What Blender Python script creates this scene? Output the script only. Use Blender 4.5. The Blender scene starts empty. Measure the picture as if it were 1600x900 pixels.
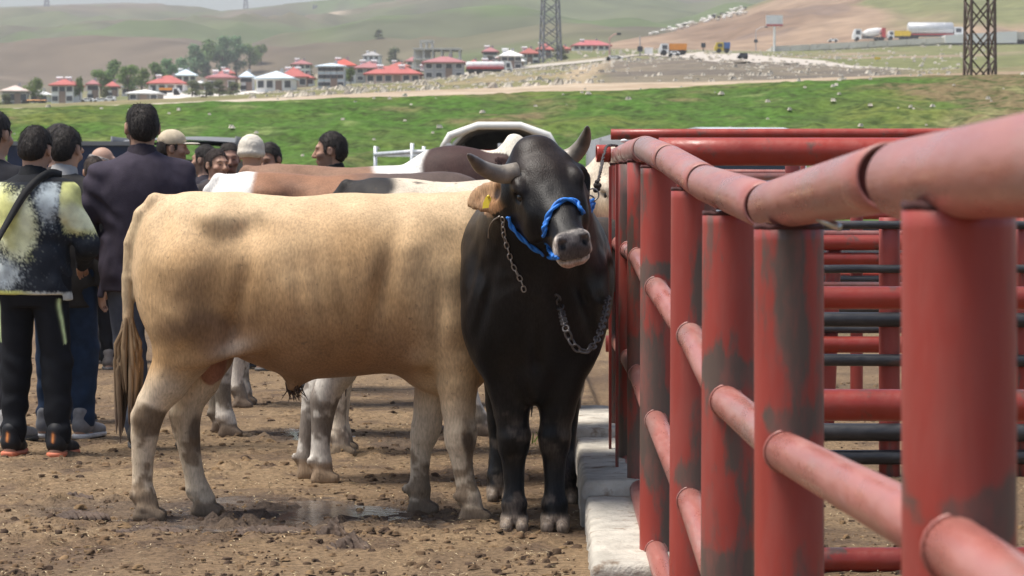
import bpy, math, random
import numpy as np
from mathutils import Vector, Matrix
from mathutils.bvhtree import BVHTree

# ------------------------------------------------------------------ camera, sky, sun, exposure
SC = bpy.context.scene
COL = SC.collection
F, H, HY = 4500.0, 1.32, 304.0          # focal length in photo pixels, eye height, horizon row
FOCUS = 11.6
cam_d = bpy.data.cameras.new("camera")
cam = bpy.data.objects.new("camera", cam_d)
COL.objects.link(cam)
cam.location = (0, 0, H)
cam.rotation_euler = (math.radians(90), 0, 0)
cam_d.sensor_width = 36
cam_d.lens = F / 1600 * 36
cam_d.shift_y = -(450 - HY) / 1600
cam_d.clip_start = 0.1
cam_d.clip_end = 20000
cam_d.dof.use_dof = True
cam_d.dof.focus_distance = FOCUS
cam_d.dof.aperture_fstop = 12
SC.camera = cam
SUN_EL, SUN_AZ = 69, -97                 # degrees; azimuth from straight ahead, negative to the left
world = bpy.data.worlds.new("World")
SC.world = world
world.use_nodes = True
wn = world.node_tree.nodes
bg = wn["Background"]
sky = wn.new("ShaderNodeTexSky")
sky.sky_type = 'NISHITA'
sky.sun_disc = False
sky.sun_elevation = math.radians(SUN_EL)
sky.sun_rotation = math.radians(SUN_AZ)
sky.air_density = 1.0
sky.dust_density = 3.0
sky.ozone_density = 1.0
world.node_tree.links.new(sky.outputs[0], bg.inputs[0])
bg.inputs[1].default_value = 0.115
sun_d = bpy.data.lights.new("sun", 'SUN')
sun_d.energy = 3.3
sun_d.angle = math.radians(24)
sun_d.color = (1.0, 0.955, 0.88)
sun = bpy.data.objects.new("sun", sun_d)
COL.objects.link(sun)
_e, _a = math.radians(SUN_EL), math.radians(SUN_AZ)
_dir = Vector((math.sin(_a) * math.cos(_e), math.cos(_a) * math.cos(_e), math.sin(_e)))
sun.rotation_euler = _dir.to_track_quat('Z', 'Y').to_euler()
SC.view_settings.view_transform = 'Standard'
SC.view_settings.look = 'None'
SC.view_settings.exposure = 0.66
SC.view_settings.gamma = 1
SC.cycles.use_denoising = True
SC.cycles.max_bounces = 6
SC.cycles.volume_bounces = 0
SC.cycles.volume_step_rate = 10
HAZE = 0.00021

rnd = random.Random(5)
rng = np.random.default_rng(7)

# ------------------------------------------------------------------ helpers
def W(px, py, s):
    """photo pixel + scale (pixels per metre) -> a point of the place"""
    return np.array([(px - 800) / s, F / s, H - (py - HY) / s])

def sm(a, b, x):
    t = np.clip((x - a) / (b - a), 0, 1)
    return t * t * (3 - 2 * t)

_T = rng.random((48, 48, 48))
def vn(P, scale, seed=0):
    """value noise in -1..1"""
    Q = np.asarray(P, float) * scale + np.array([17.3, 5.7, 9.1]) * (seed + 1)
    i = np.floor(Q).astype(np.int64); f = Q - i; f = f * f * (3 - 2 * f)
    x0, y0, z0 = (i % 48).T; x1, y1, z1 = ((i + 1) % 48).T
    fx, fy, fz = f.T
    a = _T[x0, y0, z0] * (1 - fx) + _T[x1, y0, z0] * fx
    b = _T[x0, y1, z0] * (1 - fx) + _T[x1, y1, z0] * fx
    c = _T[x0, y0, z1] * (1 - fx) + _T[x1, y0, z1] * fx
    d = _T[x0, y1, z1] * (1 - fx) + _T[x1, y1, z1] * fx
    return 2 * ((a * (1 - fy) + b * fy) * (1 - fz) + (c * (1 - fy) + d * fy) * fz) - 1

def fbm(P, scale, oct=3, seed=0):
    P = np.asarray(P, float)
    r = 0; a = 1; t = 0
    for o in range(oct):
        r = r + a * vn(P, scale * 2 ** o, seed + o); t += a; a *= 0.5
    return r / t

def mesh_np(name, V, Q):
    """mesh from numpy vertices and quads (or triangles)"""
    V = np.asarray(V, np.float32); Q = np.asarray(Q, np.int32)
    m = bpy.data.meshes.new(name)
    n, k = Q.shape
    m.vertices.add(len(V)); m.vertices.foreach_set("co", V.ravel())
    m.loops.add(n * k); m.loops.foreach_set("vertex_index", Q.ravel())
    m.polygons.add(n)
    m.polygons.foreach_set("loop_start", np.arange(0, n * k, k, dtype=np.int32))
    m.update(calc_edges=True)
    return m

def paint(m, C, name="Col"):
    a = m.attributes.new(name, 'FLOAT_COLOR', 'POINT')
    c = np.ones((len(m.vertices), 4), np.float32)
    c[:, :3] = C
    a.data.foreach_set("color", c.ravel())

def link(name, m, mat=None, parent=None, smooth=False, loc=None):
    o = bpy.data.objects.new(name, m)
    COL.objects.link(o)
    if mat is not None and len(m.materials) == 0:
        m.materials.append(mat)
    if smooth:
        m.polygons.foreach_set("use_smooth", np.ones(len(m.polygons), bool))
    if parent is not None: o.parent = parent
    if loc is not None: o.location = loc
    return o

def tag(o, label=None, cat=None, group=None, kind=None):
    if label: o['label'] = label
    if cat: o['category'] = cat
    if group: o['group'] = group
    if kind: o['kind'] = kind
    return o

def thing(name, label, cat, loc=(0, 0, 0), rz=0, group=None):
    o = bpy.data.objects.new(name, None)
    COL.objects.link(o)
    o.empty_display_size = 0.2
    o.location = Vector([float(v) for v in loc]); o.rotation_euler = (0, 0, rz)
    return tag(o, label, cat, group)

def kids(o): return [c for c in COL.objects if c.parent == o]

def copy_tree(o, parent=None):
    c = o.copy(); COL.objects.link(c)
    if parent is not None: c.parent = parent
    for ch in list(o.children): copy_tree(ch, c)
    return c

class MB:
    """collects simple shapes into one mesh"""
    def __init__(s): s.v = []; s.f = []
    def add(s, V, Fs):
        n = len(s.v); s.v += [tuple(float(c) for c in p) for p in V]; s.f += [tuple(i + n for i in f) for f in Fs]; return s
    def box(s, lo, hi, taper=0):
        (a, b, c), (d, e, g) = lo, hi
        t = taper
        V = [(a, b, c), (d, b, c), (d, e, c), (a, e, c), (a + t, b + t, g), (d - t, b + t, g), (d - t, e - t, g), (a + t, e - t, g)]
        return s.add(V, [(0, 3, 2, 1), (4, 5, 6, 7), (0, 1, 5, 4), (1, 2, 6, 5), (2, 3, 7, 6), (3, 0, 4, 7)])
    def tube(s, pts, rad, n=10, cap=True, ell=1.0):
        pts = [np.asarray(p, float) for p in pts]
        if np.isscalar(rad): rad = [rad] * len(pts)
        rings = []; up = None
        for i, p in enumerate(pts):
            t = pts[min(i + 1, len(pts) - 1)] - pts[max(i - 1, 0)]
            t = t / (np.linalg.norm(t) + 1e-9)
            if up is None:
                up = np.array([0, 0, 1.0]) if abs(t[2]) < 0.9 else np.array([1.0, 0, 0])
            x = np.cross(up, t); x /= np.linalg.norm(x) + 1e-9
            y = np.cross(t, x); up = y
            rings.append([p + rad[i] * (x * math.cos(2 * math.pi * k / n) + ell * y * math.sin(2 * math.pi * k / n)) for k in range(n)])
        V = [q for r in rings for q in r]; Fs = []
        for i in range(len(pts) - 1):
            for k in range(n):
                Fs.append((i * n + k, i * n + (k + 1) % n, (i + 1) * n + (k + 1) % n, (i + 1) * n + k))
        if cap:
            Fs.append(tuple(range(n - 1, -1, -1))); Fs.append(tuple((len(pts) - 1) * n + k for k in range(n)))
        return s.add(V, Fs)
    def ball(s, c, r, n=10, m=6):
        r = (r, r, r) if np.isscalar(r) else r
        V = [(c[0], c[1], c[2] - r[2])]; Fs = []
        for j in range(1, m):
            a = -math.pi / 2 + math.pi * j / m
            for k in range(n):
                b = 2 * math.pi * k / n
                V.append((c[0] + r[0] * math.cos(a) * math.cos(b), c[1] + r[1] * math.cos(a) * math.sin(b), c[2] + r[2] * math.sin(a)))
        V.append((c[0], c[1], c[2] + r[2])); L = len(V) - 1
        for k in range(n):
            Fs.append((0, 1 + (k + 1) % n, 1 + k)); Fs.append((L, L - n + k, L - n + (k + 1) % n))
            for j in range(m - 2):
                a = 1 + j * n
                Fs.append((a + k, a + (k + 1) % n, a + n + (k + 1) % n, a + n + k))
        return s.add(V, Fs)
    def mesh(s, name):
        m = bpy.data.meshes.new(name); m.from_pydata(s.v, [], s.f); m.update(); return m
    def build(s, name, mat, parent=None, smooth=False, loc=None):
        return link(name, s.mesh(name), mat, parent, smooth, loc)

# ------------------------------------------------------------------ materials
def pm(name, col, rough=0.6, var=0.2, scale=6.0, bump=0.0, bscale=60.0, metal=0.0, attr=False, spec=0.5, col2=None, c2at=(0.5, 0.62), c2scale=3.0, stretch=(1, 1, 1), sheen=0.0):
    m = bpy.data.materials.new(name); m.use_nodes = True
    nt = m.node_tree; N = nt.nodes; L = nt.links
    b = N["Principled BSDF"]
    b.inputs["Roughness"].default_value = rough
    b.inputs["Metallic"].default_value = metal
    b.inputs["Specular IOR Level"].default_value = spec
    if sheen:
        b.inputs["Sheen Weight"].default_value = sheen
        b.inputs["Sheen Roughness"].default_value = 0.6
    tc = N.new("ShaderNodeTexCoord"); mp = N.new("ShaderNodeMapping")
    mp.inputs["Scale"].default_value = stretch
    L.new(tc.outputs["Object"], mp.inputs[0])
    if attr:
        at = N.new("ShaderNodeAttribute"); at.attribute_name = "Col"; src = at.outputs["Color"]
    else:
        r = N.new("ShaderNodeRGB"); r.outputs[0].default_value = (*col, 1); src = r.outputs[0]
    if col2 is not None:
        nz = N.new("ShaderNodeTexNoise"); nz.inputs["Scale"].default_value = c2scale; nz.inputs["Detail"].default_value = 6; nz.inputs["Roughness"].default_value = 0.65
        L.new(mp.outputs[0], nz.inputs[0])
        mr = N.new("ShaderNodeMapRange"); mr.inputs[1].default_value, mr.inputs[2].default_value = c2at
        L.new(nz.outputs[0], mr.inputs[0])
        mx = N.new("ShaderNodeMix"); mx.data_type = 'RGBA'
        L.new(mr.outputs[0], mx.inputs[0]); L.new(src, mx.inputs[6]); mx.inputs[7].default_value = (*col2, 1)
        src = mx.outputs[2]
    nz = N.new("ShaderNodeTexNoise"); nz.inputs["Scale"].default_value = scale; nz.inputs["Detail"].default_value = 5
    L.new(mp.outputs[0], nz.inputs[0])
    mr = N.new("ShaderNodeMapRange"); mr.inputs[1].default_value = 0.3; mr.inputs[2].default_value = 0.7
    mr.inputs[3].default_value = 1 - var; mr.inputs[4].default_value = 1 + var
    L.new(nz.outputs[0], mr.inputs[0])
    mu = N.new("ShaderNodeVectorMath"); mu.operation = 'SCALE'
    L.new(src, mu.inputs[0]); L.new(mr.outputs[0], mu.inputs[3])
    L.new(mu.outputs[0], b.inputs["Base Color"])
    if bump:
        n2 = N.new("ShaderNodeTexNoise"); n2.inputs["Scale"].default_value = bscale; n2.inputs["Detail"].default_value = 4
        L.new(mp.outputs[0], n2.inputs[0])
        bp = N.new("ShaderNodeBump"); bp.inputs["Strength"].default_value = 1.0; bp.inputs["Distance"].default_value = bump
        L.new(n2.outputs[0], bp.inputs["Height"]); L.new(bp.outputs[0], b.inputs["Normal"])
    return m

# ------------------------------------------------------------------ smooth solid modelling (distance fields)
def hermite_table(t, cols, n=240):
    t = np.asarray(t, float); cols = np.asarray(cols, float)
    T = np.linspace(t[0], t[-1], n)
    d = np.gradient(cols, t, axis=0)
    i = np.clip(np.searchsorted(t, T, side='right') - 1, 0, len(t) - 2)
    h = (t[i + 1] - t[i]); u = ((T - t[i]) / h)[:, None]; h = h[:, None]
    r = (2 * u**3 - 3 * u**2 + 1) * cols[i] + (u**3 - 2 * u**2 + u) * h * d[i] + (-2 * u**3 + 3 * u**2) * cols[i + 1] + (u**3 - u**2) * h * d[i + 1]
    return T, r

class SDF:
    def __init__(s): s.ops = []; s.post = None; s.clip = []
    def _add(s, fn, c, R, k, sub=False): s.ops.append((fn, np.asarray(c, float), R, k, sub)); return s
    def cone(s, a, b, ra, rb, k=0.03, sub=False):
        a = np.asarray(a, float); b = np.asarray(b, float); ab = b - a; L2 = ab @ ab + 1e-12
        def fn(P):
            h = np.clip((P - a) @ ab / L2, 0, 1)
            return np.linalg.norm(P - a - h[:, None] * ab, axis=1) - (ra + (rb - ra) * h)
        return s._add(fn, (a + b) / 2, math.sqrt(L2) / 2 + max(ra, rb), k, sub)
    def chain(s, pts, rad, k=0.02, y=None):
        for i in range(len(pts) - 1): s.cone(pts[i], pts[i + 1], rad[i], rad[i + 1], k)
        return s
    def ell(s, c, r, M=None, k=0.03, sub=False):
        c = np.asarray(c, float); r = np.asarray(r, float)
        def fn(P):
            q = P - c
            if M is not None: q = q @ M      # columns of M are the ellipsoid's axes
            l = np.linalg.norm(q / r, axis=1); g = np.linalg.norm(q / (r * r), axis=1)
            return np.where(g > 1e-9, l * (l - 1) / np.maximum(g, 1e-9), -r.min())
        return s._add(fn, c, float(r.max()), k, sub)
    def gcyl(s, o, M, t, zt, zb, w, k=0.03, p=2.2, cy=None):
        """body of changing cross section: axis M[:,0], sideways M[:,1], up M[:,2]"""
        o = np.asarray(o, float); M = np.asarray(M, float)
        cy = np.zeros(len(t)) if cy is None else np.asarray(cy, float)
        T, tab = hermite_table(t, np.stack([zt, zb, w, cy], 1))
        mid = (T[0] + T[-1]) / 2; zmax = max(abs(np.max(zt)), abs(np.min(zb)))
        cen = o + M @ np.array([mid, 0, (np.max(zt) + np.min(zb)) / 2])
        R = math.sqrt(((T[-1] - T[0]) / 2)**2 + ((np.max(zt) - np.min(zb)) / 2)**2 + np.max(w)**2)
        def fn(P):
            q = (P - o) @ M
            tt = np.clip(q[:, 0], T[0], T[-1])
            a = [np.interp(tt, T, tab[:, j]) for j in range(4)]
            h = np.maximum((a[0] - a[1]) / 2, 0.004); c = (a[0] + a[1]) / 2; ww = np.maximum(a[2], 0.004)
            e = (np.abs((q[:, 1] - a[3]) / ww)**p + np.abs((q[:, 2] - c) / h)**p)**(1 / p)
            d = (e - 1) * np.minimum(h, ww)
            dt = np.abs(q[:, 0] - tt)
            return np.where(dt > 0, np.sqrt(np.maximum(d, 0)**2 + dt**2), d)
        return s._add(fn, cen, R, k)
    def __call__(s, P, M=0.14):
        d = np.full(len(P), 1.0)
        for fn, c, R, k, sub in s.ops:
            m = ((P - c)**2).sum(1) < (R + M)**2
            if not m.any(): continue
            e = fn(P[m]); o = d[m]
            if sub:
                e = -e; h = np.clip(0.5 - 0.5 * (o - e) / k, 0, 1)
                d[m] = o + (e - o) * h + k * h * (1 - h)
            else:
                h = np.clip(0.5 + 0.5 * (o - e) / k, 0, 1)
                d[m] = o + (e - o) * h - k * h * (1 - h)
        if s.post is not None:
            m = np.abs(d) < 0.2
            if m.any(): d[m] += s.post(P[m])
        for g in s.clip: d = np.maximum(d, g(P))
        return d
    def bounds(s):
        lo = np.min([c - R for f, c, R, k, sub in s.ops if not sub], 0); hi = np.max([c + R for f, c, R, k, sub in s.ops if not sub], 0)
        return lo - 0.03, hi + 0.03
    def mesh(s, h, B=6, thr=None):
        lo, hi = s.bounds()
        n = np.ceil((hi - lo) / (h * B)).astype(int)
        cs = np.stack(np.meshgrid(*[lo[i] + (np.arange(n[i]) + 0.5) * h * B for i in range(3)], indexing='ij'), -1).reshape(-1, 3)
        dc = s(cs, 0.3)
        half = h * B * 0.87
        act = np.abs(dc) < (thr or (1.6 * half + 0.02))
        N = n * B + 1
        val = np.repeat(np.repeat(np.repeat(np.where(dc < 0, -1., 1.).reshape(n), B, 0), B, 1), B, 2)
        val = np.pad(val, ((0, 1), (0, 1), (0, 1)), mode='edge').astype(np.float32)
        need = np.zeros(N, bool)
        ai = np.argwhere(act.reshape(n)) * B
        for i in range(B + 1):
            for j in range(B + 1):
                for k in range(B + 1):
                    need[ai[:, 0] + i, ai[:, 1] + j, ai[:, 2] + k] = True
        idx = np.argwhere(need)
        out = np.empty(len(idx), np.float32)
        for a in range(0, len(idx), 200000):
            out[a:a + 200000] = s(lo + idx[a:a + 200000] * h)
        val[need] = out
        val[0] = val[-1] = 1; val[:, 0] = val[:, -1] = 1; val[:, :, 0] = val[:, :, -1] = 1
        return surface_nets(val, lo, h)

def surface_nets(val, lo, h):
    ins = val < 0
    c8 = [ins[i:ins.shape[0] - 1 + i, j:ins.shape[1] - 1 + j, k:ins.shape[2] - 1 + k] for i in (0, 1) for j in (0, 1) for k in (0, 1)]
    sm_ = sum(c.astype(np.int8) for c in c8)
    cell = (sm_ > 0) & (sm_ < 8)
    ci = np.argwhere(cell)
    vid = np.full(cell.shape, -1, np.int64); vid[cell] = np.arange(len(ci))
    acc = np.zeros((len(ci), 3)); cnt = np.zeros(len(ci))
    corners = [(i, j, k) for i in (0, 1) for j in (0, 1) for k in (0, 1)]
    cv = {c: val[ci[:, 0] + c[0], ci[:, 1] + c[1], ci[:, 2] + c[2]] for c in corners}
    for c in corners:
        for ax in range(3):
            if c[ax] == 0:
                e = list(c); e[ax] = 1; e = tuple(e)
                a, b = cv[c], cv[e]
                m = (a < 0) != (b < 0)
                t = np.where(m, a / np.where(m, a - b, 1), 0)
                p = np.array(c, float)[None] + np.zeros((len(ci), 1)); p[:, ax] = t
                acc[m] += p[m]; cnt[m] += 1
    V = lo + (ci + acc / np.maximum(cnt, 1)[:, None]) * h
    Q = []
    for ax in range(3):
        u, w = [(1, 2), (2, 0), (0, 1)][ax]
        sl0 = [slice(None)] * 3; sl1 = [slice(None)] * 3
        sl0[ax] = slice(0, -1); sl1[ax] = slice(1, None)
        a = ins[tuple(sl0)]; b = ins[tuple(sl1)]
        for flip, mm in ((False, a & ~b), (True, ~a & b)):
            e = np.argwhere(mm)
            if len(e) == 0: continue
            q = []
            for du, dw in ((-1, -1), (0, -1), (0, 0), (-1, 0)):
                x = e.copy(); x[:, u] += du; x[:, w] += dw
                ok = np.all((x >= 0) & (x < np.array(cell.shape)), axis=1)
                x = np.clip(x, 0, np.array(cell.shape) - 1)
                q.append(np.where(ok, vid[x[:, 0], x[:, 1], x[:, 2]], -1))
            q = np.stack(q, 1); q = q[(q >= 0).all(1)]
            Q.append(q[:, ::-1] if flip else q)
    return V, np.concatenate(Q)

def relax(V, Q, it=1, f=0.5):
    E = np.concatenate([Q[:, [i, (i + 1) % 4]] for i in range(4)])
    for _ in range(it):
        A = np.zeros_like(V); n = np.zeros(len(V))
        for k in range(3):
            A[:, k] = np.bincount(E[:, 0], V[E[:, 1], k], len(V)) + np.bincount(E[:, 1], V[E[:, 0], k], len(V))
        n = np.bincount(E[:, 0], minlength=len(V)) + np.bincount(E[:, 1], minlength=len(V))
        V = V + f * (A / np.maximum(n, 1)[:, None] - V)
    return V

def mixc(a, b, t):
    t = np.asarray(t)[:, None] if np.ndim(t) else t
    return np.asarray(a) * (1 - t) + np.asarray(b) * t

def frame(x, up=(0, 0, 1)):
    x = np.asarray(x, float); x = x / np.linalg.norm(x)
    y = np.cross(up, x); y /= np.linalg.norm(y)
    return np.stack([x, y, np.cross(x, y)], 1)
# ------------------------------------------------------------------ the land
YF = 50.0                                 # far edge of the yard, foot of the bank
def tab(pts): 
    x, y = zip(*pts); return lambda u: np.interp(u, x, y)
B1 = tab([(-700, 178), (0, 172), (200, 166), (420, 158), (640, 152), (800, 148), (1000, 140), (1200, 131), (1400, 122), (1600, 116), (2300, 105)])
B2 = tab([(-700, 176), (0, 170.2), (200, 163.8), (420, 153), (640, 142), (800, 136), (900, 130), (1100, 128), (1200, 125), (1400, 117), (1600, 111), (2300, 98)])
B3 = tab([(-700, 174.5), (0, 168.6), (120, 165), (200, 161.5), (290, 156.5), (400, 150), (440, 146), (500, 141), (560, 137), (600, 133), (660, 129), (700, 124), (800, 114), (900, 104), (960, 95), (1090, 88), (1200, 97), (1340, 108), (1460, 113), (1600, 106), (2300, 95)])
B4 = tab([(-700, 160), (0, 148), (250, 138), (420, 126), (600, 114), (700, 105), (800, 88), (900, 76), (1000, 76), (1100, 78), (1200, 80), (1300, 78), (1480, 68), (1600, 66), (2300, 60)])
B5 = tab([(-700, 10), (0, 11), (100, 7), (200, 4), (280, 9), (345, 18), (400, 12), (480, 6), (560, -4), (700, -30), (2300, -90)])
SB = [None, 50.0, 41.0, 10.0, 6.2, 1.36]
BF = [None, B1, B2, B3, B4, B5]
def bpt(k, px):
    """boundary point k of column px: (Y, z)"""
    if k == 0: return np.full(np.shape(px), YF), np.zeros(np.shape(px))
    Y = F / SB[k]
    return np.full(np.shape(px), Y), H - (BF[k](px) - HY) / SB[k]
def profile(k, t, px):
    """height profile inside region k (between boundary k and k+1)"""
    Y0, z0 = bpt(k, px); Y1, z1 = bpt(k + 1, px)
    Y = Y0 + (Y1 - Y0) * t
    if k == 4: return Y, z0 + (z1 - z0) * t**1.25
    z = z0 + (z1 - z0) * (t if k else sm(-0.1, 1.0, t) * 0.8 / 1 + 0.2 * t - sm(-0.1, 1.0, 0) * 0.8 * (1 - t))
    return Y, z
RELIEF = {0: (0.22, 0.8, 5), 1: (0.05, 0.8, 3), 2: (0.7, 0.09, 5), 3: (1.2, 0.02, 3), 4: (125, 0.0017, 6)}
def relief(k, P, t):
    amp, sc, oc = RELIEF[k]
    n = fbm(P * [1, 1, 0], sc, oc, k)
    if k == 0: n = n + .55 * np.maximum(fbm(P * [1, 1, 0], 1.7, 3, 29), 0)
    if k == 4:
        n = -np.abs(n) * 1.8 + 0.25 + 0.10 * fbm(P * [1, 1, 0], 0.011, 4, 9)
        return amp * n * 4 * np.clip(t, 0, 1)**1.2 * np.clip(1 - t, 0, 1)**1.3
    return amp * n * (4 * t * (1 - t))**.5
def region(k, ncol, nrow, x0=-700, x1=2300, tfun=lambda t: t):
    px = np.linspace(x0, x1, ncol); t = tfun(np.linspace(0, 1, nrow))
    PX, T = np.meshgrid(px, t)
    Y, z = profile(k, T, PX)
    X = (PX - 800) * Y / F
    P = np.stack([X.ravel(), Y.ravel(), np.zeros(X.size)], 1)
    amp, sc, oc = RELIEF[k]
    fade = (4 * T * (1 - T)).ravel()**0.5
    zz = z.ravel() + relief(k, P, T.ravel())
    V = np.stack([P[:, 0], P[:, 1], zz], 1)
    i = np.arange(nrow - 1)[:, None] * ncol + np.arange(ncol - 1)[None]
    Q = np.stack([i, i + 1, i + ncol + 1, i + ncol], -1).reshape(-1, 4)
    return V, Q, PX.ravel(), T.ravel()
def ground_at(px, py):
    """the point of the smooth land that photo pixel (px, py) shows"""
    px = float(px)
    if py >= HY + 60:
        s = (py - HY) / H; return W(px, py, s)
    for k in range(5):
        ts = np.linspace(0, 1, 60); Y, z = profile(k, ts, np.full(60, px))
        yy = HY - F * (z - H) / Y
        if yy[-1] <= py + 1e-6 and k > 0 or (k == 0 and yy[-1] <= py):
            j = int(np.argmax(yy <= py)); j = max(j, 1)
            f = (yy[j - 1] - py) / (yy[j - 1] - yy[j] + 1e-9)
            Yt = Y[j - 1] + f * (Y[j] - Y[j - 1]); zt = z[j - 1] + f * (z[j] - z[j - 1])
            q = np.array([(px - 800) * Yt / F, Yt, zt]); tt = np.clip((Yt - Y[0]) / (Y[-1] - Y[0]), 0, 1)
            q[2] += float(relief(k, q[None], np.array([tt]))[0]); return q
    return W(px, py, 2.0)

# --- yard: earth trodden by the animals, with wet hollows
WET = [(330, 800, 150, 30, 1.0), (150, 795, 120, 16, .7), (480, 805, 120, 26, 1.0), (450, 680, 75, 12, 1.0), (620, 690, 60, 12, .6), (930, 672, 30, 8, .4), (640, 800, 110, 25, .7), (760, 740, 60, 20, .5)]
def wet_at(X, Y):
    w = np.zeros(np.shape(X))
    for px, py, rx, ry, a in WET:
        s = (py - HY) / H; cx, cy = (px - 800) / s, F / s
        RX = rx / s; RY = F / ((py - ry - HY) / H) - cy
        d = np.sqrt(((X - cx) / RX)**2 + ((Y - cy) / RY)**2)
        w = np.maximum(w, a * (1 - sm(0.55, 1.25, d)))
    return w
HP = []
for _ in range(340):
    py_ = rnd.uniform(600, 900); s_ = (py_ - HY) / H; HP.append(((rnd.uniform(-20, 900) - 800) / s_, F / s_, rnd.uniform(.05, .08), rnd.uniform(.008, .02)))
def yard_z(X, Y, fine=True):
    X = np.asarray(X, float); Y = np.asarray(Y, float)
    P = np.stack([X.ravel(), Y.ravel(), 0 * X.ravel()], 1)
    fade = 1 - sm(30, 44, Y)
    n = (0.010 * fbm(P, 1.3, 3, 1).reshape(X.shape) + 0.012 * fbm(P, 7.0, 3, 2).reshape(X.shape) + (0.010 * np.maximum(fbm(P, 19.0, 2, 3), 0).reshape(X.shape) if fine else 0)) * fade
    w = wet_at(X, Y)
    pen = sm(0.52, 0.62, X) * (1 - sm(26, 30, Y))
    for hx, hy, hr, hd in HP:      # hoof prints
        q = ((X - hx)**2 + (Y - hy)**2) / (hr * hr); m = q < 6
        if np.any(m): n = n + np.where(m, hd * (.75 * np.exp(-(np.sqrt(q) - 1.25)**2 * 7) - np.exp(-q * 1.6)), 0)
    return n * (1 + 1.0 * w) - 0.012 * w - 0.15 * pen
xs = np.concatenate([-np.geomspace(70, 4.6, 26), np.arange(-4.5, 2.6, 0.032), np.geomspace(2.7, 70, 26)])
ys = np.concatenate([np.linspace(-12, 10.6, 24), np.arange(10.7, 20, 0.042), np.geomspace(20.1, YF, 60)])
XX, YY = np.meshgrid(xs, ys)
ZZ = yard_z(XX, YY); ZZ[-1] = 0
V = np.stack([XX.ravel(), YY.ravel(), ZZ.ravel()], 1)
nc = len(xs); i = np.arange(len(ys) - 1)[:, None] * nc + np.arange(nc - 1)[None]
Q = np.stack([i, i + 1, i + nc + 1, i + nc], -1).reshape(-1, 4)
gm = mesh_np("ground", V, Q)
w = wet_at(V[:, 0], V[:, 1]); Pn = V * [1, 1, 0]
w = np.clip(w + 0.35 * fbm(Pn, 3.0, 3, 5) * (w > 0.02), 0, 1)
c = mixc((0.20, 0.136, 0.077), (0.148, 0.098, 0.057), sm(-0.3, 0.4, fbm(Pn, 0.9, 3, 6)))
c = mixc(c, (0.235, 0.165, 0.095), sm(0.1, 0.6, fbm(Pn, 2.7, 3, 8)) * 0.6)
c = mixc(c, (0.085, 0.057, 0.038), sm(0.05, 0.45, fbm(Pn * [.8, 1, 1], 2.6, 4, 14)) * 0.6)
c = mixc(c, (0.095, 0.063, 0.042), sm(0.12, 0.5, fbm(Pn, 5.5, 3, 11)) * 0.8)
c = mixc(c, (0.075, 0.055, 0.043), w * 0.9)
grassy = sm(26, 32, V[:, 1]) 
c = mixc(c, (0.10, 0.11, 0.04), grassy * sm(-0.2, 0.3, fbm(Pn, 0.5, 3, 12)) * .7)
paint(gm, c)
m_ground = pm("earth", (0.3, 0.2, 0.1), rough=0.92, var=0.36, scale=34, bump=0.022, bscale=48, attr=True, spec=0.2, col2=(0.10, 0.066, 0.04), c2at=(0.60, 0.68), c2scale=14)
link("ground", gm, m_ground, None, True).__setitem__('kind', 'structure')

# water standing in the hollows: level sheets that the lumpy ground breaks up
m_water = pm("muddy_water", (0.13, 0.105, 0.085), rough=0.13, var=0.3, scale=14, bump=0.003, bscale=22, spec=0.7, col2=(.07, .05, .038), c2at=(.48, .56), c2scale=9)
for (px, py, rx, ry, lab) in [(455, 803, 205, 27, -.0015), (170, 797, 150, 14, -.0065), (455, 681, 85, 11, -.0025)]:
    s = (py - HY) / H; cx, cy = (px - 800) / s, F / s
    RX = rx / s; RY = F / ((py - ry - HY) / H) - cy
    vs = [(0, 0, 0)]; n = 48
    for k in range(n):
        a = 2 * math.pi * k / n
        r = 1 + 0.22 * math.sin(3 * a + px) + 0.12 * math.sin(7 * a + py)
        vs.append((RX * r * math.cos(a), RY * r * math.sin(a), 0))
    mb = MB().add(vs, [(0, 1 + k, 1 + (k + 1) % n) for k in range(n)])
    o = mb.build("puddle", m_water, None, False, (cx, cy, lab)); o['kind'] = 'structure'

# clods, dung crumbs and straw trodden into the yard
vs = []; fs = []; cc = []
def clod(x, y, z, r, col):
    n0 = len(vs)
    k = 6
    j = [rnd.uniform(.45, 1.6) for _ in range(13)]
    h = rnd.uniform(.3, .75)
    ring = [(x + r * j[a] * math.cos(a * math.pi / 3), y + r * j[a] * math.sin(a * math.pi / 3), z - .004) for a in range(6)]
    ring2 = [(x + .62 * r * j[6 + a] * math.cos(a * math.pi / 3 + .5), y + .62 * r * j[6 + a] * math.sin(a * math.pi / 3 + .5), z + r * h * .75) for a in range(6)]
    vs.extend(ring + ring2 + [(x, y, z + r * h)])
    for a in range(6):
        b = (a + 1) % 6
        fs.append((n0 + a, n0 + b, n0 + 6 + b)); fs.append((n0 + a, n0 + 6 + b, n0 + 6 + a)); fs.append((n0 + 6 + a, n0 + 6 + b, n0 + 12))
    cc.extend([col] * 13)
pts = []
while len(pts) < 9000:
    py = rnd.uniform(560, 905); s = (py - HY) / H
    px = rnd.uniform(-30, 1620)
    if 905 < px < 1010: continue
    if rnd.random() > 0.12 + 0.95 * (vn(np.array([[px / 60., py / 18., 0]]), 1.0, 3)[0] * .5 + .5): continue
    pts.append(((px - 800) / s, F / s))
for kx, ky, sp, n in [(-1.45, 11.15, .28, 110), (-1.2, 11.35, .35, 90), (-.75, 11.2, .3, 130), (-.55, 11.05, .25, 90), (-1.9, 11.5, .3, 60), (-.55, 15.0, .3, 90), (.3, 15.3, .2, 60), (-.2, 10.6, .5, 70)]:
    for _ in range(n): pts.append((kx + rnd.gauss(0, sp), ky + rnd.gauss(0, sp * .5)))
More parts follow.
